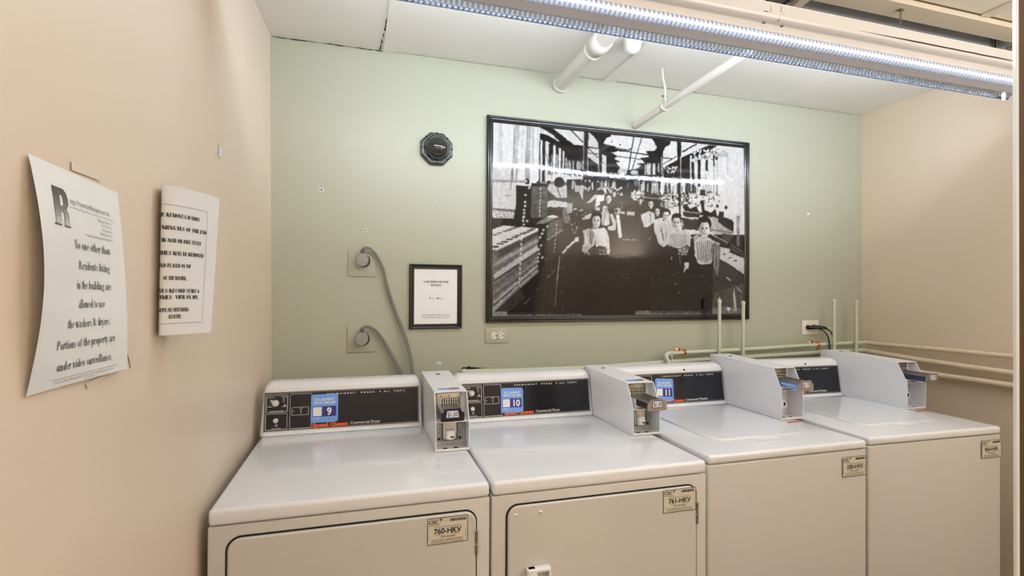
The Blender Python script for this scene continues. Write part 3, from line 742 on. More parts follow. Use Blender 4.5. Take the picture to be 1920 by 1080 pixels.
for (x, z) in ((1.262, 2.352), (1.262, 2.344), (1.262, 2.337), (1.305, 2.354), (1.305, 2.345)): mb.cyl((x, -.925, z), (x, -.9262, z), .0014, GAP, n=8)
mb.box(1.235, -.9262, 2.333, 1.252, -.925, 2.3345, GAP)
mb.add([(1.298, -.9258, 2.337), (1.312, -.9258, 2.340), (1.318, -.9258, 2.336), (1.303, -.918, 2.316), (1.299, -.905, 2.3150), (1.300, -.92, 2.3165)], [(0, 5, 3, 2, 1), (5, 4, 3)], STEELD)
L = [(1.62+(2.5-1.62)*t/20, 2.331+random.uniform(-.0004, .0006)) for t in range(21)]
n = len(L); wd = lambda t: .0024*min(1, t/6, (n-t)/5)
mb.add([(a, -.9258, b-wd(i)) for i, (a, b) in enumerate(L)]+[(a, -.9258, b+wd(i)) for i, (a, b) in enumerate(L)], [(i, i+1, n+i+1, n+i) for i in range(n-1)], GAP)
rebase(mb.build('housing_screw'), hs)
# LED bar: aluminium body with a strip on each flank
lx0, lx1 = -.10, 2.515
mb = MB(); mb.prism([(-.916, 2.262), (-.898, 2.2445), (-.868, 2.238), (-.842, 2.250), (-.842, 2.272), (-.860, 2.284), (-.900, 2.284), (-.916, 2.274)], lx0, lx1, ALU, 'x')
mb.box(lx0+.02, -.893, 2.28, lx1-.02, -.866, 2.3175, HOUS)
rebase(mb.build('lamp_body'), hs)
mb = MB(); mb.add([(lx0, -.9190, 2.2630), (lx1, -.9190, 2.2630), (lx1, -.9155, 2.2570), (lx0, -.9155, 2.2570)], [(0, 3, 2, 1)], EMIT); a = mb.build('led_strip')
mb = MB(); mb.add([(lx0, -.8400, 2.2600), (lx1, -.8400, 2.2600), (lx1, -.8415, 2.2510), (lx0, -.8415, 2.2510)], [(0, 1, 2, 3)], EMIT); b = mb.build('led_strip')
rebase(a, hs); rebase(b, hs)
def cover(cy, cz, r, a0, a1, LENS):
    mb = MB(); n = 12
    prof = [(cy+r*math.cos(math.radians(a0+(a1-a0)*k/n)), cz+r*math.sin(math.radians(a0+(a1-a0)*k/n))) for k in range(n+1)]
    mb.add([(lx0, *p) for p in prof]+[(lx1, *p) for p in prof], [(k, k+1, n+2+k, n+1+k) for k in range(n)], LENS, True)
    o = mb.build('lens_cover'); rebase(o, hs)
cover(-.914, 2.257, .0175, 95, 300, LENS)
cover(-.846, 2.240, .0190, -125, 85, LENSF)
mb = MB()
for x in (lx0-.008, lx1):
  mb = MB(); mb.prism([(-.934, 2.257), (-.925, 2.240), (-.90, 2.236), (-.868, 2.232), (-.85, 2.218), (-.832, 2.224), (-.829, 2.245), (-.842, 2.27), (-.860, 2.284), (-.900, 2.284), (-.926, 2.272)], x, x+.008, LOCKW, 'x')
  rebase(mb.build('end_cap'), hs)

# chain
def torus_link(mb, c, vertical, m, L_=.011, r=.0035, wr=.0009):
    pts = []
    for k in range(13):
        t = 2*PI*k/12; a = r*math.cos(t); b = L_/2*math.sin(t)
        pts.append((c[0]+(a if vertical else 0), c[1]+(0 if vertical else a), c[2]+b))
    mb.tube(pts, wr, m, n=6, cap=False)
mb = MB()
for k in range(13): torus_link(mb, (1.839, -.9155, 2.372+k*.0072), k % 2 == 0, STEELD)
ch = mb.build('hanging_chain'); tag(ch, 'small metal chain between the ceiling board and the light fixture', 'chain')
mb = MB(); mb.tube([(1.839, -.9155, 2.440), (1.833, -.9155, 2.452), (1.840, -.9155, 2.460), (1.847, -.9155, 2.452), (1.842, -.9155, 2.444)], .0022, STEEL, n=8, sub=4); mb.box(1.830, -.922, 2.438, 1.850, -.908, 2.4425, STEELD)
hk = mb.build('hook', ch)

# trough with pipe
mb = MB(); z0 = ZC+.001; z1 = ZC+.082
mb.box(.2, T1-.004, z0, 2.655, T1-.001, z1, TROUGH); mb.box(.2, T0+.001, z0, 2.655, T0+.003, z1, TROUGH); mb.box(.2, T0+.003, z1-.003, 2.655, T1-.004, z1, TROUGH)
tr = mb.build('conduit_trough'); tag(tr, 'open grey metal trough set into the ceiling above the light', 'trough')
mb = MB(); mb.box(2.585, T0+.003, z0, 2.588, T1-.004, z1-.004, TROUGH); mb.box(2.560, T1-.016, z0+.004, 2.588, T1-.013, z0+.05, STEEL); mb.cyl((2.571, T1-.020, z0+.006), (2.571, T1-.020, z0+.032), .004, CHROME, n=10)
mb.box(2.592, T0+.03, z0+.03, 2.6, T0+.05, z0+.032, WHITEI)
mb.build('end_bracket', tr)
mb = MB(); yp = T0+.034
mb.tube([(.25, yp, ZC+.046), (1.9, yp, ZC+.046), (2.20, yp+.002, ZC+.044), (2.58, yp+.003, ZC+.046)], .030, FOIL, n=18, sub=10)
for x in (2.11, 2.575):
    mb.tube([(x, yp-.031, ZC+.040), (x+.006, yp-.022, ZC+.024), (x+.002, yp-.004, ZC+.015), (x+.01, yp+.016, ZC+.018)], .0028, GAP, n=6, sub=3)
tag(mb.build('wrapped_pipe'), 'foil wrapped grey pipe lying in the open ceiling trough', 'pipe')
mb = MB(); mb.prism([(1.44, -.948), (1.475, -.948), (1.505, -.764), (1.47, -.764)], ZC-.02, ZC-.0005, BEAM, 'z')
tag(mb.build('cross_brace'), 'short cream wooden brace crossing the ceiling trough', 'brace')
mb = MB(); mb.tube([(1.36, -.83, ZC+.004), (1.365, -.80, ZC-.012), (1.39, -.79, ZC-.022), (1.42, -.80, ZC-.018), (1.435, -.83, ZC-.006), (1.43, -.85, ZC+.006)], .0045, BLACK, n=10, sub=5); mb.tube([(1.25, -.83, ZC+.006), (1.27, -.81, ZC-.010), (1.30, -.80, ZC-.012), (1.31, -.82, ZC+.004)], .0065, BLACK, n=10, sub=5)
tag(mb.build('cable_loop'), 'black cable loop hanging out of the ceiling trough beside the brace', 'cable')

# ------------------------------------------------------------------ ceiling pipes
mb = MB(); c0 = (.905, -.012, 2.409)
mb.cyl((.905, -.002, 2.412), (.902, -.80, 2.412), .034, PIPEW, n=32); mb.lathe([(.034, .0), (.0385, .002), (.0385, .022), (.034, .025)], (.905, -.0, 2.412), PIPEW, axis=(0, -1, 0), n=32)
mb.lathe([(.034, 0), (.041, .001), (.041, .006), (.037, .008), (.037, .026), (.041, .028), (.041, .10), (.034, .102)], (.903, -.365, 2.412), PIPEW, axis=(0, -1, 0), n=32)
tag(mb.build('drain_pipe'), 'thick white pipe along the ceiling entering the green wall', 'pipe')
mb = MB(); mb.cyl((1.308, -.002, 2.257), (1.440, -.70, 2.372), .0165, PIPEW, n=24)
pp = mb.build('sprinkler_pipe'); tag(pp, 'thin white pipe running up from the green wall toward the light', 'pipe')
mb = MB(); hc = Vector((1.345, -.200, 2.290))
mb.lathe([(.0185, -.008), (.021, -.008), (.021, .008), (.0185, .008), (.0185, -.008)], hc, PIPEW, axis=(.132, -.698, .115), n=24)
mb.box(hc.x-.004, hc.y-.010, hc.z+.018, hc.x+.004, hc.y+.010, hc.z+.055, PIPEW, r=.001); mb.cyl((hc.x-.012, hc.y, hc.z+.048), (hc.x+.014, hc.y, hc.z+.048), .005, STEELD, n=8)
mb.tube([(hc.x, hc.y, hc.z+.05), (hc.x+.004, hc.y, hc.z+.08), (hc.x-.008, hc.y, hc.z+.13), (hc.x-.012, hc.y, ZC-.002)], .0055, PIPEW, n=8, sub=3)
tag(mb.build('pipe_hanger'), 'white painted clevis hanger holding the thin ceiling pipe', 'pipe hanger')
mb = MB(); mb.lathe([(.0, -.055), (.018, -.053), (.030, -.044), (.036, -.030), (.038, -.012), (.040, 0)], (1.065, -.395, ZC), mat('dome_white', (.78, .78, .70), .35), n=28)
for k in range(10):
    a = 2*PI*k/10; mb.box(-.002, .020, -.050, .002, .024, -.045, INKL, M=Matrix.Translation((1.065, -.395, ZC)) @ Matrix.Rotation(a, 4, 'Z'))
tag(mb.build('ceiling_detector'), 'small white dome detector on the ceiling beside the thick pipe', 'detector')

# ------------------------------------------------------------------ back wall pipes
def pipe(name, pts, r, m, label, sub=0, cat='pipe', group=None):
    mb = MB(); mb.tube(pts, r, m, n=16, sub=sub); return tag(mb.build(name), label, cat, group)
mb = MB()
mb.tube([(1.462, -.105, .95), (1.458, -.098, 1.04), (1.452, -.080, 1.085), (1.448, -.070, 1.108), (1.452, -.062, 1.124), (1.470, -.060, 1.1305), (1.50, -.060, 1.131)], .0105, PIPEG, n=16, sub=5)
mb.tube([(1.50, -.060, 1.131), (1.95, -.060, 1.1385), (2.30, -.060, 1.148), (2.715, -.060, 1.1555), (2.745, -.063, 1.156), (2.752, -.075, 1.156)], .0100, PIPEG, n=16, sub=5)
mb.lathe([(.0125, 0), (.0125, .012)], (2.50, -.060, 1.1518), PIPEG, axis=(1, 0, 0))
wp = mb.build('water_pipe'); tag(wp, 'green painted pipe with an elbow, topmost along the back wall', 'pipe')
mb = MB(); mb.tube([(.452, -.010, 1.076), (.50, -.028, 1.074), (1.0, -.040, 1.0725), (1.45, -.045, 1.085), (1.95, -.045, 1.096), (2.45, -.045, 1.107), (2.70, -.047, 1.110), (2.745, -.058, 1.109), (2.750, -.08, 1.106)], .0115, PIPEG, n=16, sub=6)
tag(mb.build('water_pipe'), 'green painted pipe along the back wall, from the wall hole behind the second dryer', 'pipe')
mb = MB(); mb.tube([(1.475, -.012, 1.115), (1.95, -.010, 1.124), (2.36, -.010, 1.136)], .0022, PIPEG, n=8, sub=3); tag(mb.build('wall_wire'), 'thin painted wire just under the top green pipe', 'wire')
pipe('water_pipe', [(2.752, -.072, 1.152), (2.752, -.40, 1.156), (2.752, -1.05, 1.160)], .0115, PIPEP, 'peach painted pipe along the right wall, top one of three')
pipe('water_pipe', [(2.750, -.080, 1.106), (2.750, -.33, 1.093), (2.750, -1.05, 1.078)], .0135, PIPEP, 'peach painted pipe along the right wall, middle one of three')
pipe('water_pipe', [(2.750, -.02, 1.030), (2.750, -.47, 1.030), (2.750, -1.05, 1.031)], .0135, PIPEP, 'peach painted pipe along the right wall, lowest one of three')
random.seed(2)
mb = MB(); mb.add([(.440, -.0006, 1.062), (.441, -.0006, 1.086), (.450, -.0006, 1.093), (.462, -.0006, 1.091), (.474, -.0006, 1.096), (.486, -.0006, 1.091), (.505, -.0006, 1.090), (.53, -.0006, 1.086), (.56, -.0006, 1.085), (.49, -.0006, 1.082), (.452, -.0006, 1.082), (.447, -.0006, 1.062)], [(0, 11, 10, 9, 8, 7, 6, 5, 4, 3, 2, 1)], GAP)
tag(mb.build('wall_hole'), 'ragged black hole in the green wall at the end of the lower pipe', 'hole')
for (x, z, nip, lab) in ((1.762, 1.400, True, 'green capped riser pipe with a nipple, left one in front of the big photograph'), (1.907, 1.392, False, 'green capped riser pipe beside the lower right corner of the big photograph'), (2.514, 1.401, False, 'green capped riser pipe right of the outlet with black plugs'), (2.672, 1.396, False, 'green capped riser pipe nearest the right corner of the room')):
    mb = MB(); y = -.078 if x < 2.2 else -.082
    xx = x-(.078-.06)*.80 if x < 2.2 else x-(.082-.06)*1.12
    mb.cyl((xx, y, .001), (xx, y, z-.004), .0085, PIPEG, n=16); mb.lathe([(.0085, -.020), (.0102, -.018), (.0102, -.004), (.006, 0), (0, .0005)], (xx, y, z-.002), PIPEG)
    if nip: mb.cyl((xx, y, z-.002), (xx, y, z+.010), .002, PIPEG, n=8)
    tag(mb.build('riser_pipe'), lab, 'pipe', 'capped riser pipes behind the washers')
# copper clamps
def clamp(x, y, z, lab):
    mb = MB()
    mb.lathe([(.0112, -.006), (.0128, -.006), (.0128, .006), (.0112, .006), (.0112, -.006)], (x, y, z), COPPER, axis=(1, 0, 0), n=24)
    mb.box(x-.006, y-.006, z+.011, x+.006, y-.001, z+.022, COPPER, r=.001); mb.box(x-.006, y-.006, z-.024, x+.006, y-.001, z-.010, COPPER, r=.001)
    mb.cyl((x-.003, y-.012, z+.017), (x-.003, y+.006, z+.017), .0022, COPPER, n=8); mb.cyl((x-.003, y-.014, z-.019), (x-.003, y+.006, z-.019), .0030, COPPER, n=8)
    mb.lathe([(0, .001), (.014, .001), (.0145, 0), (0, 0)], (x-.028, y+.012, z+.012), COPPER, axis=(.2, -1, .2), n=20)
    tag(mb.build('pipe_clamp'), lab, 'clamp')
clamp(1.553, -.060, 1.1325, 'copper pipe clamp on the top green pipe near its elbow')
clamp(2.395, -.060, 1.1495, 'copper pipe clamp on the top green pipe behind the black cords')
mb = MB(); mb.tube([(1.478, -.071, 1.146), (1.480, -.073, 1.125), (1.476, -.074, 1.108), (1.482, -.085, 1.07), (1.488, -.09, 1.03)], .0018, TIE, n=6, sub=3); mb.tube([(1.478, -.071, 1.146), (1.472, -.071, 1.122), (1.476, -.074, 1.108)], .0018, TIE, n=6, sub=3)
tag(mb.build('cable_tie'), 'white nylon tie hanging from the elbow end of the green pipe', 'cable tie')

# ------------------------------------------------------------------ wall plates, plugs, cords
def range_plug(pz, plate_z, cord, lab_plate, lab_plug, fold):
    mb = MB(); cx = .0115
    mb.box(-.046, -.005, plate_z-.056, .067, -.0003, plate_z+.056, GREEN, r=.002, seg=2)
    for (x, z) in ((.040, .024), (.040, -.036), (-.017, -.036)): mb.lathe([(0, .0015), (.0032, .001), (.004, 0)], (x, -.005, plate_z+z), PIPEG, axis=(0, -1, 0), n=12); mb.box(x-.0025, -.0068, plate_z+z-.0005, x+.0025, -.0062, plate_z+z+.0005, GAP)
    mb.cyl((cx+.006, -.005, pz-.004), (cx+.006, -.0105, pz-.004), .0275, BLACK, n=32)
    tag(mb.build('receptacle_plate'), lab_plate, 'outlet')
    root = empty('dryer_cord', (cx, -.03, pz)); tag(root, lab_plug, 'power cord')
    mb = MB(); out = [(-.0165, .026), (.0165, .026)]
    for k in range(13):
        a = math.radians(15-210*k/12); out.append((.0245*math.cos(a), -.003+.0265*math.sin(a)-.0))
    n = len(out)
    mb.add([(x+.004, .018, z) for x, z in out]+[(x*1.0, -.006, z) for x, z in out]+[(x*.9, -.010, z*.92) for x, z in out],
           [(k, (k+1) % n, n+(k+1) % n, n+k) for k in range(n)]+[(n+k, n+(k+1) % n, 2*n+(k+1) % n, 2*n+k) for k in range(n)], GREYPL)
    mb.add([(x*.9, -.010, z*.92) for x, z in out], [tuple(range(n))], GREYPL)
    if fold:
        for z in (-.001, -.008): mb.box(-.012, -.0106, z, .012, -.0098, z+.0012, GREYC)
    p = mb.build('plug', root)
    # flat three-conductor cord
    mb = MB(); P = catmull([Vector(q) for q in cord], 8)
    N = len(P)
    for s in (-1, 0, 1):
        path = []
        for i, q in enumerate(P):
            t = (P[min(i+1, N-1)]-P[max(i-1, 0)]).normalized()
            tw = min(1, i/(N*.30))                       # twists from facing us to edge-on, then back
            k = i/(N-1)
            side = Vector((0, 1, 0)).cross(t).normalized()
            dep = Vector((0, -1, 0))
            ang = (1-tw)*0+tw*1.0*(1 if k < .55 else max(.35, 1-(k-.55)*2))
            d = side*math.cos(ang*1.25)+dep*math.sin(ang*1.25)
            path.append(q+d*s*.0052)
        mb.tube(path, .0034, GREYC, n=10)
    mb.build('cord', root)
range_plug(1.562, 1.548, [(0, .004, .024), (.001, -.002, .036), (.008, -.006, .046), (.022, -.002, .049), (.038, .006, .043), (.062, .012, .015), (.088, .014, -.040), (.104, .014, -.110), (.135, .014, -.210), (.170, .008, -.300), (.196, 0, -.390), (.208, -.02, -.470), (.215, -.03, -.56)],
           'square painted receptacle plate on the green wall, upper one of the pair', 'grey plug and flat cord in the upper receptacle, left of the hours notice', False)
range_plug(1.232, 1.228, [(0, .004, .024), (.001, -.002, .036), (.008, -.006, .046), (.022, -.002, .050), (.042, .006, .044), (.072, .010, .016), (.103, .012, -.034), (.135, .008, -.095), (.163, 0, -.155), (.18, -.01, -.22), (.19, -.02, -.30)],
           'square painted receptacle plate on the green wall, lower one of the pair', 'grey plug and flat cord in the lower receptacle above the first dryer', True)

mb = MB(); mb.box(.5474, -.005, 1.1965, .6592, -.0003, 1.2660, GREEN, r=.0025)
cz = 1.2310
for cx in (.589, .6215): 
    pts = [(cx+.0125*max(-1, min(1, 1.15*math.cos(a*PI/12))), cz+.0165*math.sin(a*PI/12)) for a in range(24)]
    mb.prism(pts, -.0085, -.004, CREAMPL, 'y')
    for z in (.006, -.006): mb.box(cx-.006, -.0088, cz+z-.001, cx+.001, -.0083, cz+z+.001, GAP)
    mb.cyl((cx+.008, -.0084, cz), (cx+.008, -.0088, cz), .0026, GAP, n=12)
mb.cyl((.605, -.005, cz), (.605, -.0065, cz), .0028, GAP, n=12)
tag(mb.build('wall_outlet'), 'painted outlet plate with ivory sockets under the big photograph', 'outlet')
mb = MB(); mb.box(2.350, -.006, 1.2015, 2.466, -.0003, 1.2805, CREAMPL, r=.003); mb.cyl((2.366, -.006, 1.239), (2.366, -.0068, 1.239), .003, GREYI, n=10)
tag(mb.build('wall_outlet'), 'ivory outlet plate on the green wall with two black plugs', 'outlet')
def black_cord(px, pz, pts, lab):
    root = empty('power_cord', (px, -.02, pz)); tag(root, lab, 'power cord')
    mb = MB()
    mb.tube([(0, .012, 0), (.004, -.006, 0), (.022, -.022, .0), (.040, -.028, -.004), (.052, -.030, -.010)], lambda t: .0135-.0085*t, BLACK, n=12, sub=3); mb.build('plug', root)
    mb = MB(); mb.tube(pts, .0040, BLACK, n=10, sub=6); mb.build('cord', root)
black_cord(2.385, 1.242, [(.050, -.030, -.009), (.064, -.045, -.028), (.072, -.056, -.060), (.074, -.060, -.11), (.071, -.060, -.20), (.07, -.060, -.30)], 'black plug and cord in the ivory outlet, left one of the pair')
black_cord(2.424, 1.2435, [(.050, -.030, -.009), (.060, -.045, -.024), (.065, -.056, -.055), (.066, -.060, -.11), (.064, -.060, -.20), (.063, -.060, -.30)], 'black plug and cord in the ivory outlet, right one of the pair')
mb = MB()
for x, lab in ((2.4575, ''), (2.489, '')): mb.lathe([(.0046, -.003), (.0058, -.003), (.0058, .003), (.0046, .003), (.0046, -.003)], (x, -.056, 1.148), TIE, n=16)
mb.tube([(2.440, -.064, 1.160), (2.449, -.064, 1.151), (2.47, -.063, 1.150), (2.495, -.063, 1.150)], .002, TIE, n=6, sub=3); mb.tube([(2.449, -.063, 1.149), (2.440, -.063, 1.140)], .0018, TIE, n=6)
tag(mb.build('cable_tie'), 'white nylon tie bundling the two black cords to the pipe', 'cable tie')

# small marks left on the walls
def mark(name, cx, cz, r, m, lab, cat):
    mb = MB(); mb.lathe([(0, .002), (r*.5, .0018), (r, 0)], (cx, -.0002, cz), PAPER, axis=(0, -1, 0), n=10); mb.lathe([(0, .0026), (r*.4, .0024), (r*.45, .001)], (cx, -.0002, cz), m, axis=(0, -1, 0), n=8)
    tag(mb.build(name), lab, cat)
mark('wall_anchor', -.1517, 1.8496, .009, GAP, 'small screw hole in the green wall, farthest left', 'screw hole')
mark('wall_anchor', .0239, 1.6881, .008, GAP, 'small screw hole just above the upper grey plug', 'screw hole')
mark('wall_anchor', .317, 1.8291, .003, GAP, 'tiny nail hole below the black dome camera', 'nail hole')
mb = MB(); mb.add([(2.385, -.0006, 1.868), (2.392, -.0006, 1.881), (2.404, -.0006, 1.878), (2.408, -.0006, 1.871), (2.396, -.0006, 1.866)], [(0, 4, 3, 2, 1)], PAPER)
tag(mb.build('paint_chip'), 'white chipped spot in the green wall right of the big photograph', 'chip')
mb = MB(); mb.add([(.329, -.0006, 1.114), (.334, -.0006, 1.121), (.349, -.0006, 1.119), (.354, -.0006, 1.111), (.345, -.0006, 1.108)], [(0, 4, 3, 2, 1)], PAPER)
tag(mb.build('paint_chip'), 'white chipped spot in the green wall just above the first coin meter', 'chip')

# ------------------------------------------------------------------ dome camera
root = empty('dome_camera', (.3225, -.0003, 2.0575)); tag(root, 'black octagonal dome security camera on the green wall', 'security camera')
mb = MB(); mb.lathe([(.0735, 0), (.076, -.012), (.072, -.019), (.066, -.020), (.060, -.020), (.056, -.024), (.0, -.024)], (0, 0, 0), CAMPL, axis=(0, 1, 0), n=8, ph=PI/8, smooth=False)
for k in range(8):
    a = k*PI/4; mb.cyl((.066*math.cos(a), -.018, .066*math.sin(a)), (.066*math.cos(a), -.0215, .066*math.sin(a)), .0042, GAP, n=10)
mb.build('base', root)
mb = MB(); mb.lathe([(.056, -.02)]+[(.052*math.cos(t*PI/24), -.024-.045*math.sin(t*PI/24)) for t in range(13)], (0, 0, 0), DOME, axis=(0, 1, 0), n=40); mb.build('dome', root)

# ------------------------------------------------------------------ framed hours notice
def frame_mesh(mb, x0, z0, x1, z1, wd, dep, m, y0=0.0, prof=None):
    prof = prof or [(0, 0), (0, dep*.75), (wd*.18, dep), (wd*.42, dep*.92), (wd*.62, dep*.55), (wd*.85, dep*.60), (wd, dep*.45), (wd, 0)]
    rings = []
    for (o, d) in prof:
        rings.append([(x0+o, y0-d, z0+o), (x1-o, y0-d, z0+o), (x1-o, y0-d, z1-o), (x0+o, y0-d, z1-o)])
    vs = [p for r in rings for p in r]
    mb.add(vs, [(i*4+k, i*4+(k+1) % 4, (i+1)*4+(k+1) % 4, (i+1)*4+k) for i in range(len(rings)-1) for k in range(4)], m)
root = empty('framed_notice', (.324, -.0005, 1.408)); tag(root, 'small black framed laundry room hours notice on the green wall', 'framed notice')
x0, x1, z0, z1 = -.1155, .1155, -.141, .141
mb = MB(); frame_mesh(mb, x0, z0, x1, z1, .021, .016, FRAMEB); mb.build('frame', root)
mb = MB(); a, b = .0955, .121
mb.flat([(-a, -b), (a, -b), (a, b), (-a, b)], PAPERG, lambda x, y: (x, -.006, y)); fn = lambda x, y: (x, -.0066, y)
put_serif(mb, 'LAUNDRY ROOM', .0125, .0005, .0605, INK, fn, T=.2, t=.05, width=.109)
put_serif(mb, 'HOURS', .0125, .0005, .0455, INK, fn, T=.2, t=.05, width=.046)
put_serif(mb, '7', .013, -.027, -.0120, INK, fn, T=.2, t=.05); put_serif(mb, 'A.M.', .006, -.0145, -.0120, INK, fn, T=.16, t=.05, width=.014)
put_serif(mb, '-', .011, -.003, -.0120, INK, fn, T=.16, t=.06)
put_serif(mb, '10', .013, .008, -.0120, INK, fn, T=.2, t=.05); put_serif(mb, 'P.M.', .006, .025, -.0120, INK, fn, T=.16, t=.05, width=.014)
put_serif(mb, 'LAST WASHER LOAD @ 8:30 p.m.', .0088, 0, -.0840, INKG, fn, T=.12, t=.05, width=.128)
put_serif(mb, 'LAST DRYER LOAD @ 9:15 p.m.', .0088, 0, -.0945, INKG, fn, T=.12, t=.05, width=.122)
mb.build('notice_sheet', root)

# ------------------------------------------------------------------ large framed photograph (an old factory room, painted as tones)
class Paint:
    # canvas laid over the print; tone polygons are given in the coordinates of sketch tiles
    S = 2.5
    def __init__(s, x0, y0, x1, y1):
        s.x0, s.y0 = x0, y0; s.w = int((x1-x0)*s.S); s.h = int((y1-y0)*s.S)
        s.a = np.full((s.h, s.w), .15, np.float32); s.T = (0, 0, 1.0)
        s.yy, s.xx = np.mgrid[0:s.h, 0:s.w]; s.rng = np.random.RandomState(4)
    def tile(s, ox, oy, k): s.T = (ox, oy, k)
    def c(s, p): return ((s.T[0]+p[0]/s.T[2]-s.x0)*s.S, (s.T[1]+p[1]/s.T[2]-s.y0)*s.S)
    def put(s, m, sl, v, al):
        a = s.a[sl]; a[m] = a[m]*(1-al)+v*al
    def poly(s, pts, v, al=1.0):
        P = np.array([s.c(p) for p in pts]); x0, y0 = np.floor(P.min(0)).astype(int); x1, y1 = np.ceil(P.max(0)).astype(int)+1
        x0 = max(0, x0); y0 = max(0, y0); x1 = min(s.w, x1); y1 = min(s.h, y1)
        if x1 <= x0 or y1 <= y0: return
        sl = (slice(y0, y1), slice(x0, x1)); X_, Y_ = s.xx[sl]+.5, s.yy[sl]+.5; m = np.zeros(X_.shape, bool)
        n = len(P)
        for i in range(n):
            (ax, ay), (bx, by) = P[i], P[(i+1) % n]
            if ay == by: continue
            m ^= ((ay > Y_) != (by > Y_)) & (X_ < (bx-ax)*(Y_-ay)/(by-ay)+ax)
        s.put(m, sl, v, al)
    def ell(s, x, y, rx, ry, v, al=1.0):
        s.poly([(x+rx*math.cos(t*PI/12), y+ry*math.sin(t*PI/12)) for t in range(24)], v, al)
    def line(s, x0, y0, x1, y1, w_, v, al=1.0):
        d = math.hypot(x1-x0, y1-y0) or 1; nx, ny = -(y1-y0)/d*w_/2, (x1-x0)/d*w_/2
        s.poly([(x0+nx, y0+ny), (x1+nx, y1+ny), (x1-nx, y1-ny), (x0-nx, y0-ny)], v, al)
    def dots(s, x0, y0, x1, y1, n, r, v):
        for k in range(n):
            t = k/(n-1); s.ell(x0+(x1-x0)*t, y0+(y1-y0)*t, r, r*1.3, v)
    def streaks(s, x0, x1, y0, y1, n, w0, w1, v0, v1, al=1.0):
        for k in range(n):
            x = s.rng.uniform(x0, x1); a = s.rng.uniform(y0, y0+(y1-y0)*.3); b = s.rng.uniform(y0+(y1-y0)*.6, y1)
            s.line(x, a, x+s.rng.uniform(-4, 2), b, s.rng.uniform(w0, w1), s.rng.uniform(v0, v1), al)
    def specks(s, x0, y0, x1, y1, n, r, v):
        for k in range(n): s.ell(s.rng.uniform(x0, x1), s.rng.uniform(y0, y1), r*s.rng.uniform(.4, 1), r*s.rng.uniform(.4, 1), v)
    def person(s, x, y, rx, ry, hair=.10, face=.80, turn=1):
        s.ell(x, y-ry*.55, rx*1.25, ry*.95, hair)
        s.ell(x, y+ry*.05, rx*.92, ry*.98, face)
        s.poly([(x-rx*1.0*turn, y-ry*.6), (x-rx*.25*turn, y-ry*.7), (x-rx*.1*turn, y+ry*.9), (x-rx*.9*turn, y+ry*.6)], .42, .55)
        s.poly([(x-rx*1.05, y-ry*.35), (x-rx*.6, y-ry*.75), (x+rx*.6, y-ry*.75), (x+rx*1.05, y-ry*.35), (x+rx, y-ry*1.2), (x-rx, y-ry*1.2)], hair)
        for k in (-.38, .38): s.ell(x+rx*k, y-ry*.06, rx*.20, ry*.10, .14)
        s.line(x+rx*.05, y, x+rx*.10, y+ry*.35, rx*.16, .45); s.line(x-rx*.28, y+ry*.56, x+rx*.28, y+ry*.56, ry*.09, .22)
        s.poly([(x-rx*.4, y+ry*.8), (x+rx*.4, y+ry*.8), (x+rx*.5, y+ry*1.25), (x-rx*.5, y+ry*1.25)], face*.85)

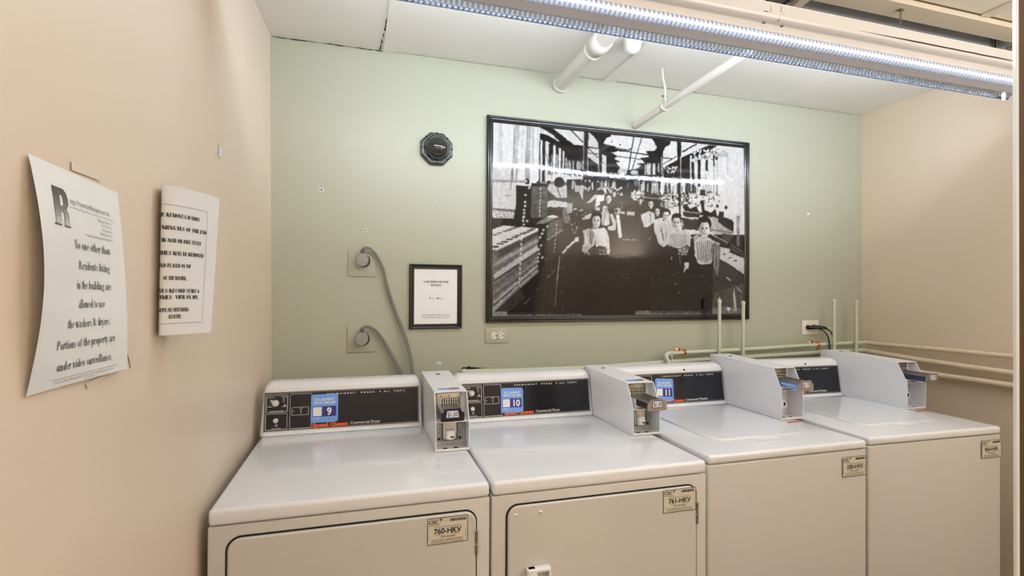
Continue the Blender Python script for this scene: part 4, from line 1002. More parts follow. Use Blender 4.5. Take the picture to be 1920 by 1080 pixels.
def paint_factory():
    c = Paint(918, 226, 1394, 600)
    D = .13; W_ = .84
    # --- top left quarter
    c.tile(905, 210, 5.4)
    c.poly([(80, 90), (565, 150), (575, 760), (80, 1080)], W_)
    c.poly([(80, 560), (360, 560), (330, 1010), (80, 1000)], .78)
    for x, a, w_ in ((340, .62, 46), (385, .78, 40), (455, .60, 50), (505, .70, 30), (175, .76, 40), (250, .80, 20)): c.line(x, 110, x-12, 560, w_, a, .8)
    c.line(312, 170, 290, 700, 7, .42); c.line(335, 590, 328, 690, 9, .35); c.line(285, 590, 270, 800, 9, .40); c.line(440, 400, 440, 700, 50, .55, .7)
    c.streaks(90, 560, 110, 560, 40, 3, 10, .62, .92, .35)
    c.poly([(565, 160), (1000, 420), (1000, 700), (560, 760)], .80)
    c.poly([(570, 225), (640, 240), (790, 330), (1000, 430), (1000, 560), (760, 370), (640, 310), (565, 290)], D)
    for x, w_, y0, y1 in ((568, 12, 300, 760), (610, 28, 290, 720), (680, 46, 330, 650), (745, 28, 350, 640), (790, 16, 380, 620), (830, 30, 400, 640), (880, 34, 400, 660), (930, 30, 420, 660), (975, 40, 430, 660)): c.line(x, y0, x-8, y1, w_, D)
    c.streaks(640, 972, 430, 740, 26, 3, 9, .70, .86)
    c.line(600, 300, 690, 700, 5, .3); c.line(720, 230, 735, 420, 4, .25)
    c.poly([(610, 162), (700, 170), (920, 335), (1000, 370), (1000, 560), (860, 440), (780, 345), (760, 300)], D)
    c.poly([(700, 175), (1000, 195), (1000, 358), (900, 330)], .82); c.line(880, 185, 1000, 300, 12, D)
    c.poly([(90, 695), (430, 702), (430, 724), (90, 712)], .62); c.line(90, 716, 430, 724, 5, .3)
    c.ell(437, 715, 26, 30, .18); c.ell(425, 712, 12, 15, .72)
    c.poly([(540, 715), (740, 715), (740, 740), (540, 735)], .45); c.ell(548, 730, 14, 20, .15); c.ell(655, 728, 20, 24, .15)
    c.poly([(480, 730), (1000, 760), (1000, 1080), (480, 1080)], D)
    c.poly([(650, 740), (860, 750), (850, 880), (740, 880), (640, 800)], .70); c.poly([(640, 800), (720, 870), (700, 910), (640, 920)], D)
    c.line(740, 780, 770, 870, 8, .2); c.streaks(840, 960, 760, 880, 14, 6, 14, .5, .82)
    c.ell(760, 725, 52, 55, .14); c.ell(960, 730, 34, 40, .14); c.line(810, 735, 940, 740, 8, .5)
    c.poly([(635, 915), (700, 905), (895, 930), (880, 975), (640, 975)], .76)
    for k in range(16): c.line(650+k*15, 915+k % 3*16, 660+k*15, 917+k % 3*16, 5, .3)
    for x in (675, 755): c.ell(x, 1010, 46, 42, .12)
    c.poly([(800, 980), (890, 960), (870, 1080), (790, 1080)], .42); c.specks(800, 980, 890, 1080, 30, 7, .2)
    c.poly([(620, 1075), (700, 1050), (760, 1080), (620, 1095)], .8)
    c.poly([(90, 985), (330, 1000), (330, 1025), (90, 1010)], .40); c.poly([(90, 1010), (330, 1025), (330, 1090), (90, 1085)], .80)
    for r_ in range(3):
        for k in range(6): c.line(100+k*40+r_*12, 1028+r_*22, 125+k*40+r_*12, 1029+r_*22, 6, .25)
    c.ell(240, 860, 30, 8, .5, .7)
    c.poly([(325, 752), (485, 765), (470, 1100), (300, 1100), (325, 950)], .16); c.poly([(485, 765), (640, 765), (640, 1100), (470, 1100)], .34)
    for k in range(22): c.line(485+c.rng.uniform(0, 60), 780+k*14, 600+c.rng.uniform(0, 40), 775+k*14, 4, c.rng.uniform(.2, .55), .7)
    for (x, y) in ((460, 780), (422, 850), (418, 925), (418, 962), (408, 1000), (408, 1035), (405, 1072)): c.ell(x, y, 13, 13, .85); c.ell(x+2, y+2, 6, 5, .35)
    for k in range(8): c.line(574-k*1.5, 775+k*38, 573-k*1.5, 800+k*38, 8, .86)
    # --- top middle
    c.tile(1060, 220, 5.4)
    c.poly([(0, 120), (180, 145), (168, 305), (80, 290), (0, 232)], .80)
    c.poly([(220, 150), (330, 260), (330, 570), (215, 560)], .76); c.poly([(215, 410), (330, 500), (330, 590), (215, 590)], D)
    c.line(38, 130, 165, 265, 12, D); c.line(215, 320, 400, 500, 8, D); c.line(80, 292, 330, 328, 12, D); c.line(215, 372, 330, 382, 9, D)
    c.poly([(0, 235), (80, 290), (165, 360), (165, 590), (0, 590)], D); c.streaks(0, 165, 440, 590, 16, 5, 14, .55, .8)
    c.poly([(360, 380), (400, 400), (400, 590), (350, 590)], .75); c.line(350, 460, 400, 500, 4, .2)
    c.poly([(450, 180), (870, 222), (925, 300), (885, 348), (800, 350), (838, 408), (740, 420), (792, 470), (700, 480), (752, 500), (705, 530), (600, 545), (520, 578), (530, 510), (500, 470), (540, 460), (478, 430), (520, 400), (430, 368), (590, 345), (372, 272), (400, 225)], .82)
    c.poly([(370, 280), (480, 300), (590, 340), (590, 356), (430, 352), (510, 400), (470, 430), (500, 480), (520, 580), (400, 590), (400, 400), (355, 380), (355, 285)], D)
    c.line(590, 352, 835, 392, 11, D); c.line(520, 405, 760, 436, 7, D); c.line(490, 320, 640, 345, 16, .4); c.line(680, 200, 618, 560, 10, D); c.line(762, 210, 650, 560, 7, D)
    for (x, y) in ((455, 262), (540, 290), (640, 330), (590, 340)): c.ell(x, y, 8, 8, D)
    c.poly([(238, 160), (455, 182), (440, 205), (400, 222), (372, 262), (370, 290), (320, 290), (318, 262), (288, 222), (262, 180)], D); c.poly([(320, 200), (356, 200), (354, 590), (316, 590)], .16); c.line(322, 330, 322, 580, 8, .7)
    c.poly([(178, 148), (222, 154), (208, 610), (168, 610)], .17); c.line(176, 160, 168, 590, 8, .5); c.line(214, 330, 210, 590, 8, .72)
    c.poly([(862, 224), (980, 238), (980, 400), (900, 360), (838, 420), (790, 470), (740, 540), (700, 600), (980, 600), (980, 330), (920, 310)], D); c.poly([(800, 350), (920, 345), (980, 330), (980, 600), (700, 600), (800, 460), (850, 440)], D)
    c.streaks(780, 972, 470, 600, 10, 6, 20, .55, .8); c.poly([(870, 475), (905, 475), (905, 590), (865, 590)], .78); c.poly([(815, 500), (850, 465), (840, 590), (805, 590)], .75)
    c.ell(560, 560, 48, 34, .72); c.ell(680, 565, 40, 24, .70)
    c.poly([(0, 640), (980, 640), (980, 900), (0, 900)], .12); c.streaks(0, 360, 640, 760, 30, 5, 16, .5, .84); c.streaks(380, 500, 640, 760, 12, 6, 14, .6, .82); c.streaks(715, 972, 640, 800, 22, 6, 14, .6, .84)
    for x, y, rx, ry in ((120, 680, 34, 34), (205, 690, 34, 34), (310, 700, 26, 30)): c.ell(x, y, rx, ry, .12)
    c.poly([(80, 700), (170, 700), (160, 860), (80, 860)], .66); c.poly([(50, 780), (120, 760), (150, 840), (190, 850), (180, 940), (50, 960)], .10)
    c.poly([(505, 650), (690, 650), (680, 1000), (560, 1000)], .10); c.line(615, 670, 610, 730, 14, .35); c.poly([(680, 650), (715, 650), (715, 700), (680, 700)], .40)
    c.specks(370, 720, 560, 800, 60, 14, .8); c.specks(650, 750, 780, 860, 50, 16, .8); c.specks(370, 720, 560, 820, 30, 8, .15); c.specks(650, 760, 780, 860, 24, 8, .15)
    # --- top right
    c.tile(1225, 240, 5.4)
    c.poly([(60, 130), (560, 170), (900, 200), (900, 1080), (0, 1080), (60, 480)], .82)
    c.poly([(0, 120), (165, 142), (150, 175), (110, 195), (80, 250), (75, 500), (42, 500), (40, 240), (0, 165)], D); c.poly([(0, 300), (30, 300), (30, 500), (0, 500)], D); c.line(66, 300, 66, 480, 8, .72)
    c.line(270, 252, 425, 165, 14, D); c.line(80, 375, 220, 292, 7, D); c.line(75, 310, 170, 318, 10, D)
    c.poly([(545, 178), (630, 185), (440, 300), (350, 345), (350, 520), (80, 520), (80, 410), (270, 305)], D)
    c.poly([(350, 330), (440, 290), (640, 210), (640, 300), (440, 340), (350, 350)], .66); c.specks(350, 220, 640, 340, 50, 14, .85); c.specks(350, 230, 620, 330, 30, 8, .2); c.specks(90, 400, 220, 460, 20, 12, .75)
    for x, w_, y0, y1 in ((320, 40, 340, 680), (378, 30, 350, 660), (442, 34, 330, 600), (520, 22, 330, 440), (592, 18, 285, 400), (620, 30, 300, 330)): c.poly([(x-w_/2, y0), (x+w_/2, y0), (x+w_*.35, y1), (x-w_*.35, y1)], D)
    c.line(508, 330, 505, 640, 5, .5); c.line(590, 380, 588, 690, 5, .55); c.line(625, 300, 622, 660, 5, .6); c.line(730, 270, 730, 480, 8, .55, .6); c.poly([(690, 225), (740, 260), (730, 300), (600, 300)], .55, .5)
    c.streaks(80, 430, 560, 700, 34, 4, 10, .15, .3); c.streaks(430, 640, 560, 720, 8, 3, 6, .35, .5)
    c.poly([(450, 628), (500, 628), (500, 690), (450, 690)], .18)
    c.specks(30, 660, 330, 800, 90, 14, .15); c.specks(270, 650, 640, 800, 60, 10, .2)
    c.person(105, 690, 16, 24); c.poly([(70, 740), (150, 740), (180, 810), (60, 820)], .72)
    c.poly([(222, 145), (264, 150), (262, 500), (258, 900), (234, 900), (230, 500)], .13); c.line(258, 300, 256, 880, 7, .78)
    c.poly([(270, 800), (310, 780), (350, 820), (410, 795), (430, 850), (470, 860), (450, 740), (480, 735), (490, 830), (560, 860), (600, 820), (620, 900), (660, 850), (690, 860), (680, 910), (760, 925), (785, 960), (785, 1060), (700, 1000), (640, 960), (610, 920), (300, 850)], .12)
    for (x, y) in ((620, 795), (708, 808), (755, 940)): c.ell(x, y, 16, 18, .2)
    c.poly([(300, 850), (450, 870), (440, 910), (300, 905)], .3); c.line(290, 852, 450, 870, 8, .8); c.poly([(250, 905), (430, 930), (430, 1020), (310, 1020), (290, 940)], .24); c.line(250, 910, 430, 935, 10, .8); c.line(310, 1025, 440, 1035, 10, .2)
    c.poly([(450, 885), (620, 915), (660, 960), (760, 1010), (790, 1050), (780, 1080), (570, 1080), (570, 950)], .70); c.poly([(575, 955), (625, 960), (620, 1020), (570, 1015)], .3); c.line(560, 1030, 760, 1050, 14, .3)
    c.poly([(815, 890), (845, 890), (840, 1080), (820, 1080)], .55, .8); c.line(80, 460, 530, 520, 4, .2, .5)
    # --- bottom left
    c.tile(905, 410, 5.4)
    c.poly([(430, 0), (1000, 0), (1000, 1010), (80, 1010), (80, 300)], .15)
    c.poly([(520, 60), (620, 0), (730, 0), (600, 62)], .5); c.poly([(660, 60), (790, 0), (790, 130), (630, 240)], .3); c.line(640, 225, 800, 120, 16, .48, .8); c.specks(800, 0, 870, 50, 14, 12, .5)
    c.poly([(80, 120), (200, 80), (550, 108), (550, 130), (130, 332), (80, 322)], .82)
    for (x, y) in ((115, 175), (160, 157), (212, 138), (255, 125), (295, 108), (330, 97)): c.ell(x, y, 34, 6, .28)
    for (x, y) in ((118, 295), (165, 266), (210, 243), (262, 219), (312, 198), (345, 180), (395, 160), (432, 145), (465, 130), (495, 117)): c.ell(x, y, 46-x*.03, 10-x*.006, .22)
    c.poly([(80, 322), (130, 332), (550, 130), (545, 520), (110, 950), (80, 950)], .42)
    c.poly([(130, 340), (550, 140), (548, 180), (130, 420)], .28)
    for (y0, y1, w_, v) in ((480, 225, 34, .62), (600, 300, 46, .78), (700, 380, 20, .34), (640, 350, 14, .22), (800, 470, 14, .30), (860, 480, 26, .66), (930, 525, 40, .62), (760, 430, 12, .55), (890, 505, 10, .2)): c.line(100, y0, 548, y1, w_, v, .85)
    for k in range(60):
        x = c.rng.uniform(90, 480); y = c.rng.uniform(380, 900)
        if y < 950-(x-90)*.9 and y > 360-(x-90)*.45: c.line(x, y, x+60, y-38, 3, c.rng.uniform(.2, .7), .5)
    for k in range(10): c.line(384-k*2.5, 205+k*49, 382-k*2.5, 232+k*49, 13, .86)
    for (x, y) in ((400, 0), (398, 32), (405, 72), (438, 34), (640, 88), (603, 123), (590, 163), (567, 200), (578, 280), (556, 322), (560, 365), (550, 402), (592, 402), (550, 440)): c.ell(x, y, 12, 13, .85); c.ell(x+2, y+2, 6, 5, .3)
    for k in range(8): c.line(735-k*3.3, 62+k*38, 733-k*3.3, 82+k*38, 7, .84)
    c.line(765, 385, 742, 640, 9, .62); c.line(742, 640, 725, 885, 6, .50)
    c.poly([(785, 350), (835, 300), (930, 225), (930, 198), (962, 198), (958, 238), (905, 240), (822, 345), (800, 362)], .78)
    for (a, b, d, e_) in ((690, 550, 725, 515), (415, 875, 480, 800), (300, 900, 345, 850), (540, 730, 565, 700), (650, 600, 680, 570), (620, 430, 645, 400)): c.line(a, b, d, e_, 7, .55, .8)
    c.poly([(80, 945), (240, 950), (240, 1010), (80, 1010)], .62, .8); c.poly([(240, 955), (1000, 965), (1000, 1010), (240, 1010)], .24, .7); c.poly([(110, 950), (360, 690), (420, 800), (260, 950)], .28, .5)
    c.poly([(80, 985), (1000, 975), (1000, 1010), (80, 1010)], .66, .8)
    c.specks(560, 460, 950, 1000, 40, 5, .6); c.specks(850, 0, 960, 190, 16, 9, .75)
    # --- bottom middle
    c.tile(1060, 360, 5.4)
    c.poly([(0, 100), (980, 100), (980, 1200), (0, 1200)], .12); c.poly([(0, 420), (980, 420), (980, 1200), (0, 1200)], .145)
    c.poly([(0, 120), (60, 120), (50, 220), (0, 230)], .6); c.ell(0, 280, 36, 46, .42)
    c.poly([(300, 40), (378, 38), (370, 120), (280, 165)], .82); c.poly([(190, 125), (290, 30), (310, 60), (240, 115)], .7); c.poly([(280, 165), (335, 165), (330, 200), (285, 190)], .75)
    c.poly([(150, 270), (235, 225), (250, 225), (230, 280), (160, 290)], .72)
    for (a, b) in ((60, 190), (120, 200)): c.line(a, b, a+40, b-14, 10, .75)
    c.specks(60, 190, 240, 260, 26, 5, .8); c.specks(20, 320, 110, 430, 20, 6, .7); c.line(0, 575, 85, 500, 22, .78); c.poly([(80, 470), (122, 462), (118, 508), (70, 512)], .78)
    c.poly([(330, 110), (390, 90), (480, 100), (500, 200), (430, 230), (330, 200)], .10)
    c.person(420, 75, 30, 40); c.person(475, 25, 20, 28)
    c.poly([(470, 180), (530, 165), (545, 215), (520, 235), (480, 230)], .66); c.ell(495, 200, 18, 22, .2)
    c.poly([(490, 240), (527, 238), (555, 460), (540, 472), (520, 470)], .82)
    c.poly([(425, 230), (460, 230), (495, 310), (490, 390), (450, 400), (410, 388), (412, 352), (460, 345), (450, 310)], .72)
    c.poly([(342, 232), (420, 225), (432, 330), (400, 350), (352, 346)], .76); c.line(380, 240, 360, 345, 8, .5); c.person(385, 180, 30, 44, turn=-1)
    c.poly([(345, 205), (415, 205), (425, 240), (345, 245)], .7)
    c.poly([(160, 395), (235, 372), (262, 385), (292, 450), (285, 540), (210, 600), (190, 640), (150, 600), (160, 540), (175, 500)], .62)
    for (a, b, d, e_, v) in ((180, 400, 200, 520, .85), (240, 390, 235, 520, .2), (265, 400, 245, 545, .3), (165, 560, 210, 520, .85), (200, 430, 225, 560, .75), (280, 470, 250, 560, .85)): c.line(a, b, d, e_, 10, v, .8)
    c.poly([(255, 385), (300, 375), (385, 368), (410, 420), (422, 480), (436, 600), (425, 635), (400, 628), (385, 560), (330, 552), (292, 562), (290, 450)], .83); c.line(300, 400, 310, 550, 8, .7)
    c.poly([(190, 615), (240, 575), (330, 560), (390, 560), (410, 600), (380, 630), (240, 648)], .25); c.specks(330, 580, 410, 640, 20, 8, .7); c.line(200, 600, 225, 640, 10, .75)
    c.person(296, 300, 44, 66, turn=1); c.poly([(262, 345), (300, 372), (290, 382), (250, 378)], .5)
    c.poly([(545, 205), (580, 208), (580, 232), (545, 228)], .7); c.poly([(600, 205), (680, 208), (680, 245), (600, 240)], .68); c.line(540, 100, 560, 180, 6, .6); c.line(660, 110, 680, 200, 6, .4); c.poly([(660, 100), (780, 110), (790, 200), (700, 240), (670, 180)], .12); c.person(738, 100, 18, 28)
    c.line(555, 485, 770, 493, 10, .55); c.line(740, 575, 790, 575, 10, .4, .7); c.specks(540, 560, 900, 900, 40, 6, .35)
    # --- bottom right
    c.tile(1190, 360, 4.5)
    c.poly([(60, 45), (200, 60), (200, 140), (60, 120)], .12); c.line(60, 50, 210, 68, 6, .6); c.specks(200, 10, 350, 140, 60, 9, .72); c.specks(210, 10, 340, 140, 30, 6, .15)
    c.poly([(0, 230), (130, 230), (200, 480), (480, 480), (700, 470), (700, 560), (910, 700), (910, 1060), (0, 1060)], .14)
    c.poly([(30, 200), (55, 190), (70, 240), (85, 300), (60, 300), (45, 250)], .74); c.poly([(55, 190), (100, 165), (145, 180), (155, 250), (120, 280), (85, 305), (68, 260)], .74); c.line(110, 190, 115, 270, 5, .3); c.person(118, 108, 22, 30)
    c.poly([(140, 240), (175, 225), (222, 220), (215, 300), (190, 330), (160, 370), (145, 330)], .76); c.person(172, 170, 20, 32)
    c.poly([(165, 290), (225, 250), (300, 262), (310, 340), (262, 400), (265, 440), (225, 470), (180, 435), (165, 380)], .74); c.line(200, 300, 225, 420, 7, .35); c.line(240, 290, 250, 400, 6, .5); c.person(246, 205, 30, 42); c.poly([(225, 245), (265, 245), (275, 285), (220, 280)], .7)
    c.poly([(262, 375), (300, 345), (345, 335), (410, 330), (440, 340), (462, 390), (452, 470), (420, 450), (350, 480), (262, 450)], .72)
    for k in range(9): c.line(285+k*16, 360, 275+k*17, 460, 4, .28, .8)
    c.poly([(350, 490), (400, 455), (440, 470), (420, 530), (370, 530)], .40); c.specks(350, 460, 430, 530, 26, 8, .7); c.poly([(310, 300), (350, 300), (365, 350), (320, 350)], .74); c.person(332, 262, 36, 54); c.line(375, 230, 380, 320, 10, .6); c.poly([(380, 290), (400, 280), (410, 320), (380, 322)], .3)
    c.poly([(385, 165), (420, 160), (530, 182), (525, 222), (390, 205)], .16); c.line(385, 165, 530, 184, 5, .8); c.poly([(370, 210), (520, 235), (515, 320), (400, 310)], .20); c.line(370, 212, 480, 234, 8, .82)
    c.poly([(630, 205), (700, 230), (700, 280), (800, 320), (805, 370), (640, 340)], .66); c.poly([(610, 345), (770, 420), (760, 452), (700, 445)], .18); c.line(615, 350, 765, 430, 8, .7); c.poly([(720, 345), (800, 360), (785, 430), (720, 395)], .26); c.line(640, 320, 800, 345, 8, .35)
    c.poly([(690, 165), (725, 170), (720, 210), (800, 235), (810, 340), (730, 290), (680, 250)], .15)
    c.poly([(835, 200), (862, 200), (865, 460), (838, 450)], .55, .6); [c.line(838, 320+k*22, 864, 324+k*22, 6, .4, .6) for k in range(6)]
    c.poly([(700, 462), (790, 480), (905, 560), (912, 700), (800, 620), (700, 562)], .78); c.poly([(790, 435), (905, 500), (905, 560), (780, 510)], .20); [c.ell(800+k*13, 452+k*7, 3, 3, .8) for k in range(8)]; [c.ell(800+k*13, 478+k*7, 3, 3, .7) for k in range(8)]
    for (x, y) in ((735, 522), (785, 552), (828, 575)): c.ell(x, y, 14, 5, .2)
    c.poly([(700, 565), (905, 705), (910, 1060), (640, 1060), (640, 600)], .24); c.poly([(640, 850), (910, 760), (910, 1060), (640, 1060)], .36, .6); c.poly([(820, 790), (850, 1000), (825, 1000), (812, 860)], .82, .8); c.poly([(825, 780), (850, 800), (905, 850), (860, 830)], .7, .6); c.line(757, 716, 792, 742, 9, .85)
    c.poly([(640, 970), (800, 960), (910, 990), (910, 1040), (560, 1040)], .55, .6); c.poly([(760, 975), (800, 965), (780, 1005)], .85)
    c.poly([(450, 400), (480, 385), (500, 600), (540, 612), (560, 660), (440, 640)], .15)
    c.poly([(478, 405), (520, 380), (548, 378), (615, 390), (650, 415), (692, 430), (700, 500), (695, 560), (640, 560), (622, 602), (545, 612), (512, 600), (490, 540), (482, 470)], .76)
    for k in range(9): c.line(505+k*18, 400+abs(k-4)*6, 515+k*14, 598-abs(k-4)*7, 6.5, .24, .85)
    c.poly([(632, 440), (662, 425), (698, 450), (700, 540), (690, 640), (684, 712), (665, 690), (640, 600), (625, 520)], .42); [c.line(645+k*12, 450, 640+k*12, 640, 5, (.68 if k % 2 else .2), .7) for k in range(4)]
    c.poly([(470, 375), (505, 362), (530, 378), (480, 420)], .62); c.poly([(545, 610), (622, 604), (640, 660), (540, 655)], .17)
    c.poly([(530, 375), (590, 370), (605, 400), (560, 420), (535, 400)], .70); c.person(568, 312, 46, 72); c.ell(560, 235, 48, 24, .10); c.ell(622, 320, 12, 20, .5)
    c.poly([(398, 600), (420, 590), (440, 600), (436, 640), (408, 655)], .80); c.poly([(396, 630), (408, 650), (404, 682), (396, 670)], .74); c.line(360, 540, 368, 612, 4, .6); c.line(290, 545, 294, 575, 6, .7); c.line(95, 410, 118, 380, 6, .5)
    c.poly([(0, 1000), (560, 1000), (560, 1060), (0, 1060)], .60, .7)
    c.poly([(120, 740), (450, 690), (640, 660), (640, 1020), (120, 1020)], .17, .6); c.specks(80, 640, 640, 1010, 16, 4, .85); c.poly([(550, 900), (575, 900), (572, 980), (552, 980)], .06); c.ell(320, 840, 18, 44, .10, .7)  # first polygon paints a faint reflected rectangle into the print tones
    a = c.a
    # slight blur and film grain
    def soft(q, n_):
        for _ in range(n_):
            p_ = np.pad(q, 1, mode='edge'); q = (p_[1:-1, 1:-1]*2+p_[:-2, 1:-1]+p_[2:, 1:-1]+p_[1:-1, :-2]+p_[1:-1, 2:])/6
        return q
    g = c.rng.normal(0, 1, a.shape).astype(np.float32)
    g1 = soft(g, 3); g2 = soft(c.rng.normal(0, 1, a.shape).astype(np.float32), 40); g3 = np.repeat(np.repeat(soft(c.rng.normal(0, 1, (a.shape[0]//12+1, a.shape[1]//5+1)), 1), 12, 0), 5, 1)[:a.shape[0], :a.shape[1]]
    g1 /= g1.std(); g2 /= g2.std(); g3 = soft(g3, 4); g3 /= g3.std()
    mid = 4*a*(1-a)
    # rough up the tone edges by shifting each row and column a little
    jy = np.clip(c.yy+(g2*1.1).astype(int), 0, c.h-1); jx = np.clip(c.xx+(soft(g2.T.copy(), 0).T*0+g3*.9).astype(int), 0, c.w-1)
    a = a[jy, jx]
    k = soft(a, 5)
    k = k+mid*np.clip(a*2.2, 0, 1)*(.02*g1+.02*g2+.022*g3); g = .008*g
    c.a = np.clip(k+g, .03, .95)
    return c
def big_photo():
    root = empty('framed_photograph', (1.2675, -.0005, 1.760)); tag(root, 'large black framed black and white photograph of women in a long factory room', 'framed photograph')
    x0, x1, z0, z1 = .5496-1.2675, 1.9852-1.2675, 1.2905-1.76, 2.2308-1.76
    mb = MB(); frame_mesh(mb, x0, z0, x1, z1, .030, .020, FRAMEB, prof=[(0, 0), (0, .016), (.004, .021), (.009, .0205), (.011, .018), (.014, .020), (.018, .0195), (.020, .014), (.026, .012), (.030, .009), (.030, 0)]); mb.build('frame', root)
    c = paint_factory()
    # corners of the print as they sit in the sketch tiles
    src = [(921.4, 230.3), (1391.2, 277.8), (1391.2, 588.2), (920.2, 596.0)]; a, b = x0+.027, x1-.027; d, e_ = z0+.025, z1-.027
    dst = [(0, 1), (1, 1), (1, 0), (0, 0)]
    A_ = []; B_ = []
    for (u, v), (x, y) in zip(dst, src):
        A_.append([u, v, 1, 0, 0, 0, -u*x, -v*x]); B_.append(x); A_.append([0, 0, 0, u, v, 1, -u*y, -v*y]); B_.append(y)
    h = np.linalg.solve(np.array(A_), np.array(B_)); NU, NV = 520, 340
    U, V = np.meshgrid(np.linspace(0, 1, NU+1), np.linspace(0, 1, NV+1)); wq = h[6]*U+h[7]*V+1
    px = (h[0]*U+h[1]*V+h[2])/wq; py = (h[3]*U+h[4]*V+h[5])/wq
    ix = np.clip(((px-c.x0)*c.S).astype(int), 0, c.w-1); iy = np.clip(((py-c.y0)*c.S).astype(int), 0, c.h-1)
    t = c.a[iy, ix].ravel()
    lin = .84*np.where(t <= .04045, t/12.92, ((t+.055)/1.055)**2.4)
    warm = np.clip(1-t/.5, 0, 1)
    colr = np.stack([lin*(1+.12*warm), lin, lin*(1-.14*warm)+.0*t, np.ones_like(lin)], 1).astype(np.float32)
    Xc = (a+(b-a)*U).ravel(); Zc_ = (d+(e_-d)*V).ravel()
    # the mounted sheet is not quite flat
    u_, v_ = U.ravel(), V.ravel()
    Yc = -.0065-.0105*np.sin(PI*v_)*(np.sin(PI*(.08+.84*u_)))**.6*(1+.45*np.exp(-(u_/.06)**2)-.25*np.exp(-((u_-.13)/.07)**2))
    vs = np.stack([Xc, Yc, Zc_], 1)
    me = bpy.data.meshes.new('print'); ii = np.arange((NU+1)*(NV+1)).reshape(NV+1, NU+1)
    F = np.stack([ii[:-1, :-1], ii[:-1, 1:], ii[1:, 1:], ii[1:, :-1]], -1).reshape(-1, 4)
    me.from_pydata(vs.tolist(), [], F.tolist()); me.polygons.foreach_set('use_smooth', [True]*len(F))
    at = me.color_attributes.new('tone', 'FLOAT_COLOR', 'POINT'); at.data.foreach_set('color', colr.ravel())
    m = bpy.data.materials.new('photo_print'); m.use_nodes = True; nt = m.node_tree; bs = nt.nodes['Principled BSDF']
    an = nt.nodes.new('ShaderNodeVertexColor'); an.layer_name = 'tone'; nt.links.new(an.outputs[0], bs.inputs['Base Color'])
    bs.inputs['Roughness'].default_value = .045; bs.inputs['Specular IOR Level'].default_value = .35
    tc = nt.nodes.new('ShaderNodeTexCoord'); n1 = nt.nodes.new('ShaderNodeTexNoise'); n1.inputs['Scale'].default_value = 90; n1.inputs['Detail'].default_value = 2
    bp = nt.nodes.new('ShaderNodeBump'); bp.inputs['Strength'].default_value = .06; bp.inputs['Distance'].default_value = .002
    nt.links.new(tc.outputs['Object'], n1.inputs['Vector']); nt.links.new(n1.outputs['Fac'], bp.inputs['Height']); nt.links.new(bp.outputs['Normal'], bs.inputs['Normal'])
    me.materials.append(m); me.update()
    o = bpy.data.objects.new('print', me); COL.objects.link(o); o.parent = root
big_photo()

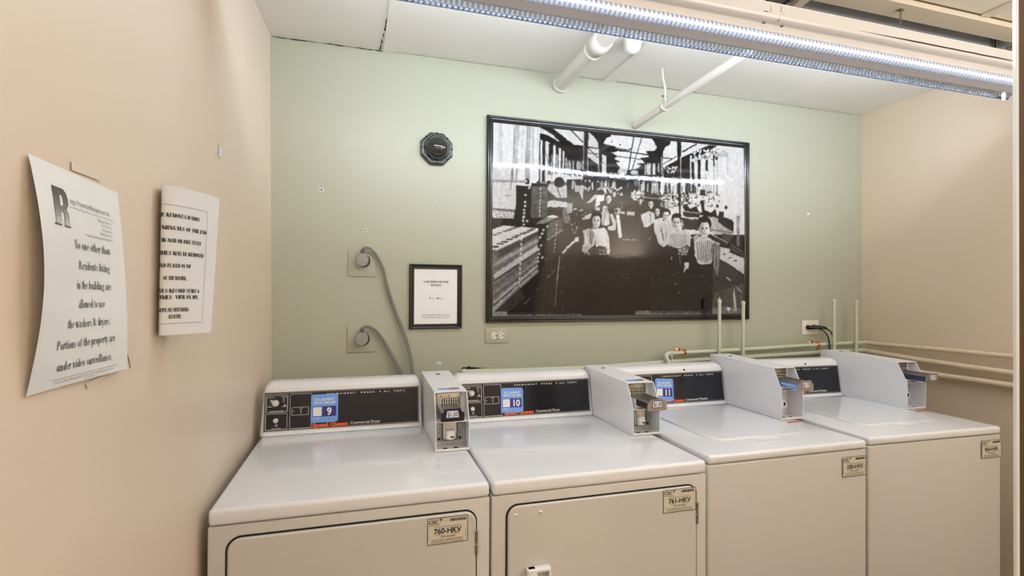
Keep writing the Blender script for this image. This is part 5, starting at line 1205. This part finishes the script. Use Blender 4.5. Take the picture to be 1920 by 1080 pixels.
# ------------------------------------------------------------------ paper notices on the left wall
def wallx(y, z): return wall_left_x(y, z)+.0006
def sheet(name, S, label, cat, build):
    mb = MB(); mb.grid(lambda u, v: S(u, v, 0), 28, 28, PAPER if cat == 1 else PAPERG)
    return mb
def paper_one():
    # s runs from the camera side (0) to the far side (1), t from bottom (0) to top (1)
    def S(s, t, e=0.0):
        y = -1.555+.222*s+.018*s*(1-t)
        bow = math.sin(PI*t); z = 1.311+.2725*t
        off = .003+.016*bow*(1-s)**2+.004*bow*s+.010*s*(1-s)*math.sin(3*PI*t)*.5+.008*s*s*(1-t)
        x = max(wallx(y, z), -.3595)+off
        return (x+e, y, z-.004*s)
    mb = MB(); mb.grid(lambda u, v: S(u, v), 30, 30, PAPERG)
    fn = lambda x, y: S(x, y, .0007)      # x,y in 0..1 of the sheet
    k = .0                                   # text height is given as a fraction of the sheet
    # logo letter with a fading foot
    tones = [mat('logo_tone_'+n_, (g, g, g*1.02), .6) for n_, g in zip('abcdefghij', (.09, .10, .12, .145, .18, .23, .30, .38, .48, .60))]
    lx, ly, lw_, lh = .165, .735, .145, .165
    def band(poly):
        for i in range(10):
            y0, y1 = i/10, (i+1)/10; P = clip_band(poly, y0, y1)
            if len(P) > 2: mb.flat([(lx+p[0]*lw_, ly+p[1]*lh) for p in P], tones[9-i], fn)
    def clip_band(P, y0, y1):
        for sgn, lim in ((1, y0), (-1, y1)):
            Q = []
            for i in range(len(P)):
                a, b = P[i], P[(i+1) % len(P)]; ia = sgn*(a[1]-lim) >= 0; ib = sgn*(b[1]-lim) >= 0
                if ia: Q.append(a)
                if ia != ib: t = (lim-a[1])/(b[1]-a[1]); Q.append((a[0]+(b[0]-a[0])*t, lim))
            P = Q
            if not P: return []
        return P
    band([(.0, .02), (.40, .02), (.40, 1.0), (-.05, 1.0)]); band([(.40, .82), (.40, 1.0), (.72, 1.0), (.90, .92), (1.0, .76), (.66, .76), (.60, .82)])
    band([(.66, .50), (.66, .76), (1.0, .76), (1.0, .60), (.92, .50)]); band([(.40, .36), (.40, .52), (.92, .52), (.80, .40), (.66, .36)])
    band([(.66, .02), (1.04, .02), (1.0, .30), (.88, .42), (.58, .42), (.64, .30)])
    mb.flat([(lx-.02, ly-.006), (lx+.40*lw_, ly-.006), (lx+.40*lw_, ly), (lx-.02, ly)], INKG, fn); mb.flat([(lx+.6*lw_, ly-.006), (lx+1.1*lw_, ly-.006), (lx+1.1*lw_, ly), (lx+.6*lw_, ly)], INKG, fn)
    put_sans(mb, 'ings Property Management, Inc.', .034, .338, .848, INKL, fn, bold=.004, width=.50)
    mb.flat([(.325, .828), (.885, .828), (.885, .830), (.325, .830)], INKL, fn)
    for q, (t_, w_) in enumerate((('Management Inc.', .19), ('Tel. & Fax', .14), ('Property', .13), ('Management', .16))):
        put_sans(mb, t_, .018, .85-w_, .802-q*.022, INKL, fn, width=w_)
    put_sans(mb, 'www.property-management-office.net', .018, .50, .712, INKL, fn, width=.35)
    for txt, y, a, b in (('No one other than', .618, .36, .81), ('Residents living', .522, .41, .80), ('in the building are', .428, .385, .81), ('allowed to use', .335, .40, .72), ('the washers & dryers.', .243, .28, .78), ('Portions of the property are', .150, .185, .835), ('under video surveillance.', .052, .215, .80)):
        put_serif(mb, txt, .060, (a+b)/2, y+.022, INKG, fn, T=.115, t=.04, width=b-a)
    mb.flat([(.18, .038), (.87, .038), (.87, .0405), (.18, .0405)], INKL, fn)
    put_serif(mb, 'Business Place Management Services for Condominium Associations', .016, .52, .020, INKL, fn, T=.1, t=.05, width=.62); put_serif(mb, 'Tel 000', .016, .55, .006, INKL, fn, T=.1, t=.05, width=.10)
    o = mb.build('paper_notice'); tag(o, 'curled paper notice with a large letter R logo, taped to the left wall', 'notice'); return o
paper_one()
def paper_two():
    P = catmull([Vector(p) for p in ((-.3608, -1.108, 0), (-.3555, -1.150, 0), (-.3475, -1.176, 0), (-.3340, -1.172, 0), (-.3180, -1.150, 0), (-.2990, -1.112, 0), (-.2800, -1.062, 0))], 10)
    Ls = [0.0]
    for a, b in zip(P, P[1:]): Ls.append(Ls[-1]+(b-a).length)
    tot = Ls[-1]
    def C2(s):
        q = max(0, min(.99999, s))*tot; i = max(0, min(len(P)-2, next((k for k in range(len(Ls)-1) if Ls[k+1] >= q), len(P)-2)))
        f = (q-Ls[i])/(Ls[i+1]-Ls[i]); p = P[i].lerp(P[i+1], f); t = (P[i+1]-P[i]).normalized(); return p, Vector((t.y, -t.x, 0))
    def S(s, t, e=0.0):
        p, n_ = C2(s); z = 1.346+.276*t
        lean = (1-t)
        x = p.x-.004*lean*s; y = p.y-.040*lean*s*s-.0*t
        x = max(x, wallx(y, z)+.0004)
        return (x+n_.x*e, y+n_.y*e, z+.002*math.sin(PI*s)-.010*max(0, .30-s)*lean*2)
    mb = MB(); mb.grid(lambda u, v: S(u, v), 40, 20, PAPER)
    # the printed side faces the room
    q0, nn = C2(.6); sg = 1.0 if nn.dot(Vector((.2, -1, 0))) > 0 else -1.0
    fn = lambda x, y: S(x, y, sg*.0006)
    # fine subdivision of the thin border lines along the curve
    def hl(y, a, b):
        for k in range(24): x0 = a+(b-a)*k/24; x1 = a+(b-a)*(k+1)/24; mb.flat([(x0, y), (x1, y), (x1, y+.0035), (x0, y+.0035)], INKL, fn)
    hl(.870, .10, .83); hl(.075, .10, .83)
    for k in range(12): mb.flat([(.828, .075+k*.0663), (.8315, .075+k*.0663), (.8315, .075+(k+1)*.0663), (.828, .075+(k+1)*.0663)], INKL, fn)
    for txt, y, b in (('PLEASE REMOVE LAUNDRY', .790, .725), ('AFTER 30 MINUTES OF THE END', .705, .83), ('OF THE WASH OR DRY CYCLE', .620, .760), ('ALL CLOTHES MAY BE REMOVED', .535, .800), ('AND PLACED ON TOP', .452, .635), ('OF THE MACHINE.', .368, .590), ('MACHINES RECORD START &', .283, .765), ('STOP TIMES - VIEW ON APP.', .240, .750), ('REPEAT OFFENDERS', .155, .630), ('MAY BE FINED.', .110, .540)):
        ctr = .475; width = 2*(b-ctr)
        if width < .1: width = .3
        put_serif(mb, txt, .0385, b, y, INK, fn, T=.24, t=.045, align='RIGHT', width=width if width > .12 else .13)
    o = mb.build('paper_notice'); tag(o, 'curling white notice in bold capitals about removing laundry, on the left wall', 'notice')
paper_two()
def bit(name, pts, m, lab, cat, e=.0008):
    mb = MB(); mb.add([(wallx(y, z)+e, y, z) for y, z in pts], [tuple(range(len(pts)))], m); tag(mb.build(name), lab, cat)
bit('paper_scrap', [(-.738, 1.788), (-.698, 1.788), (-.692, 1.812), (-.728, 1.823)], WHITEI, 'small white scrap of tape on the left wall, above the curling notice', 'tape')
bit('tape_strip', [(-1.300, 1.375), (-1.284, 1.380), (-1.268, 1.322), (-1.272, 1.300), (-1.290, 1.330)], TAPE, 'clear tape strip on the left wall at the right edge of the R notice', 'tape', .0012)
bit('tape_strip', [(-1.46, 1.598), (-1.38, 1.597), (-1.38, 1.588), (-1.46, 1.586)], TAPE, 'clear tape strip on the left wall at the top of the R notice', 'tape', .0012)
bit('tape_strip', [(-1.42, 1.302), (-1.35, 1.308), (-1.352, 1.300), (-1.415, 1.294)], TAPE, 'clear tape strip on the left wall under the R notice', 'tape', .0012)
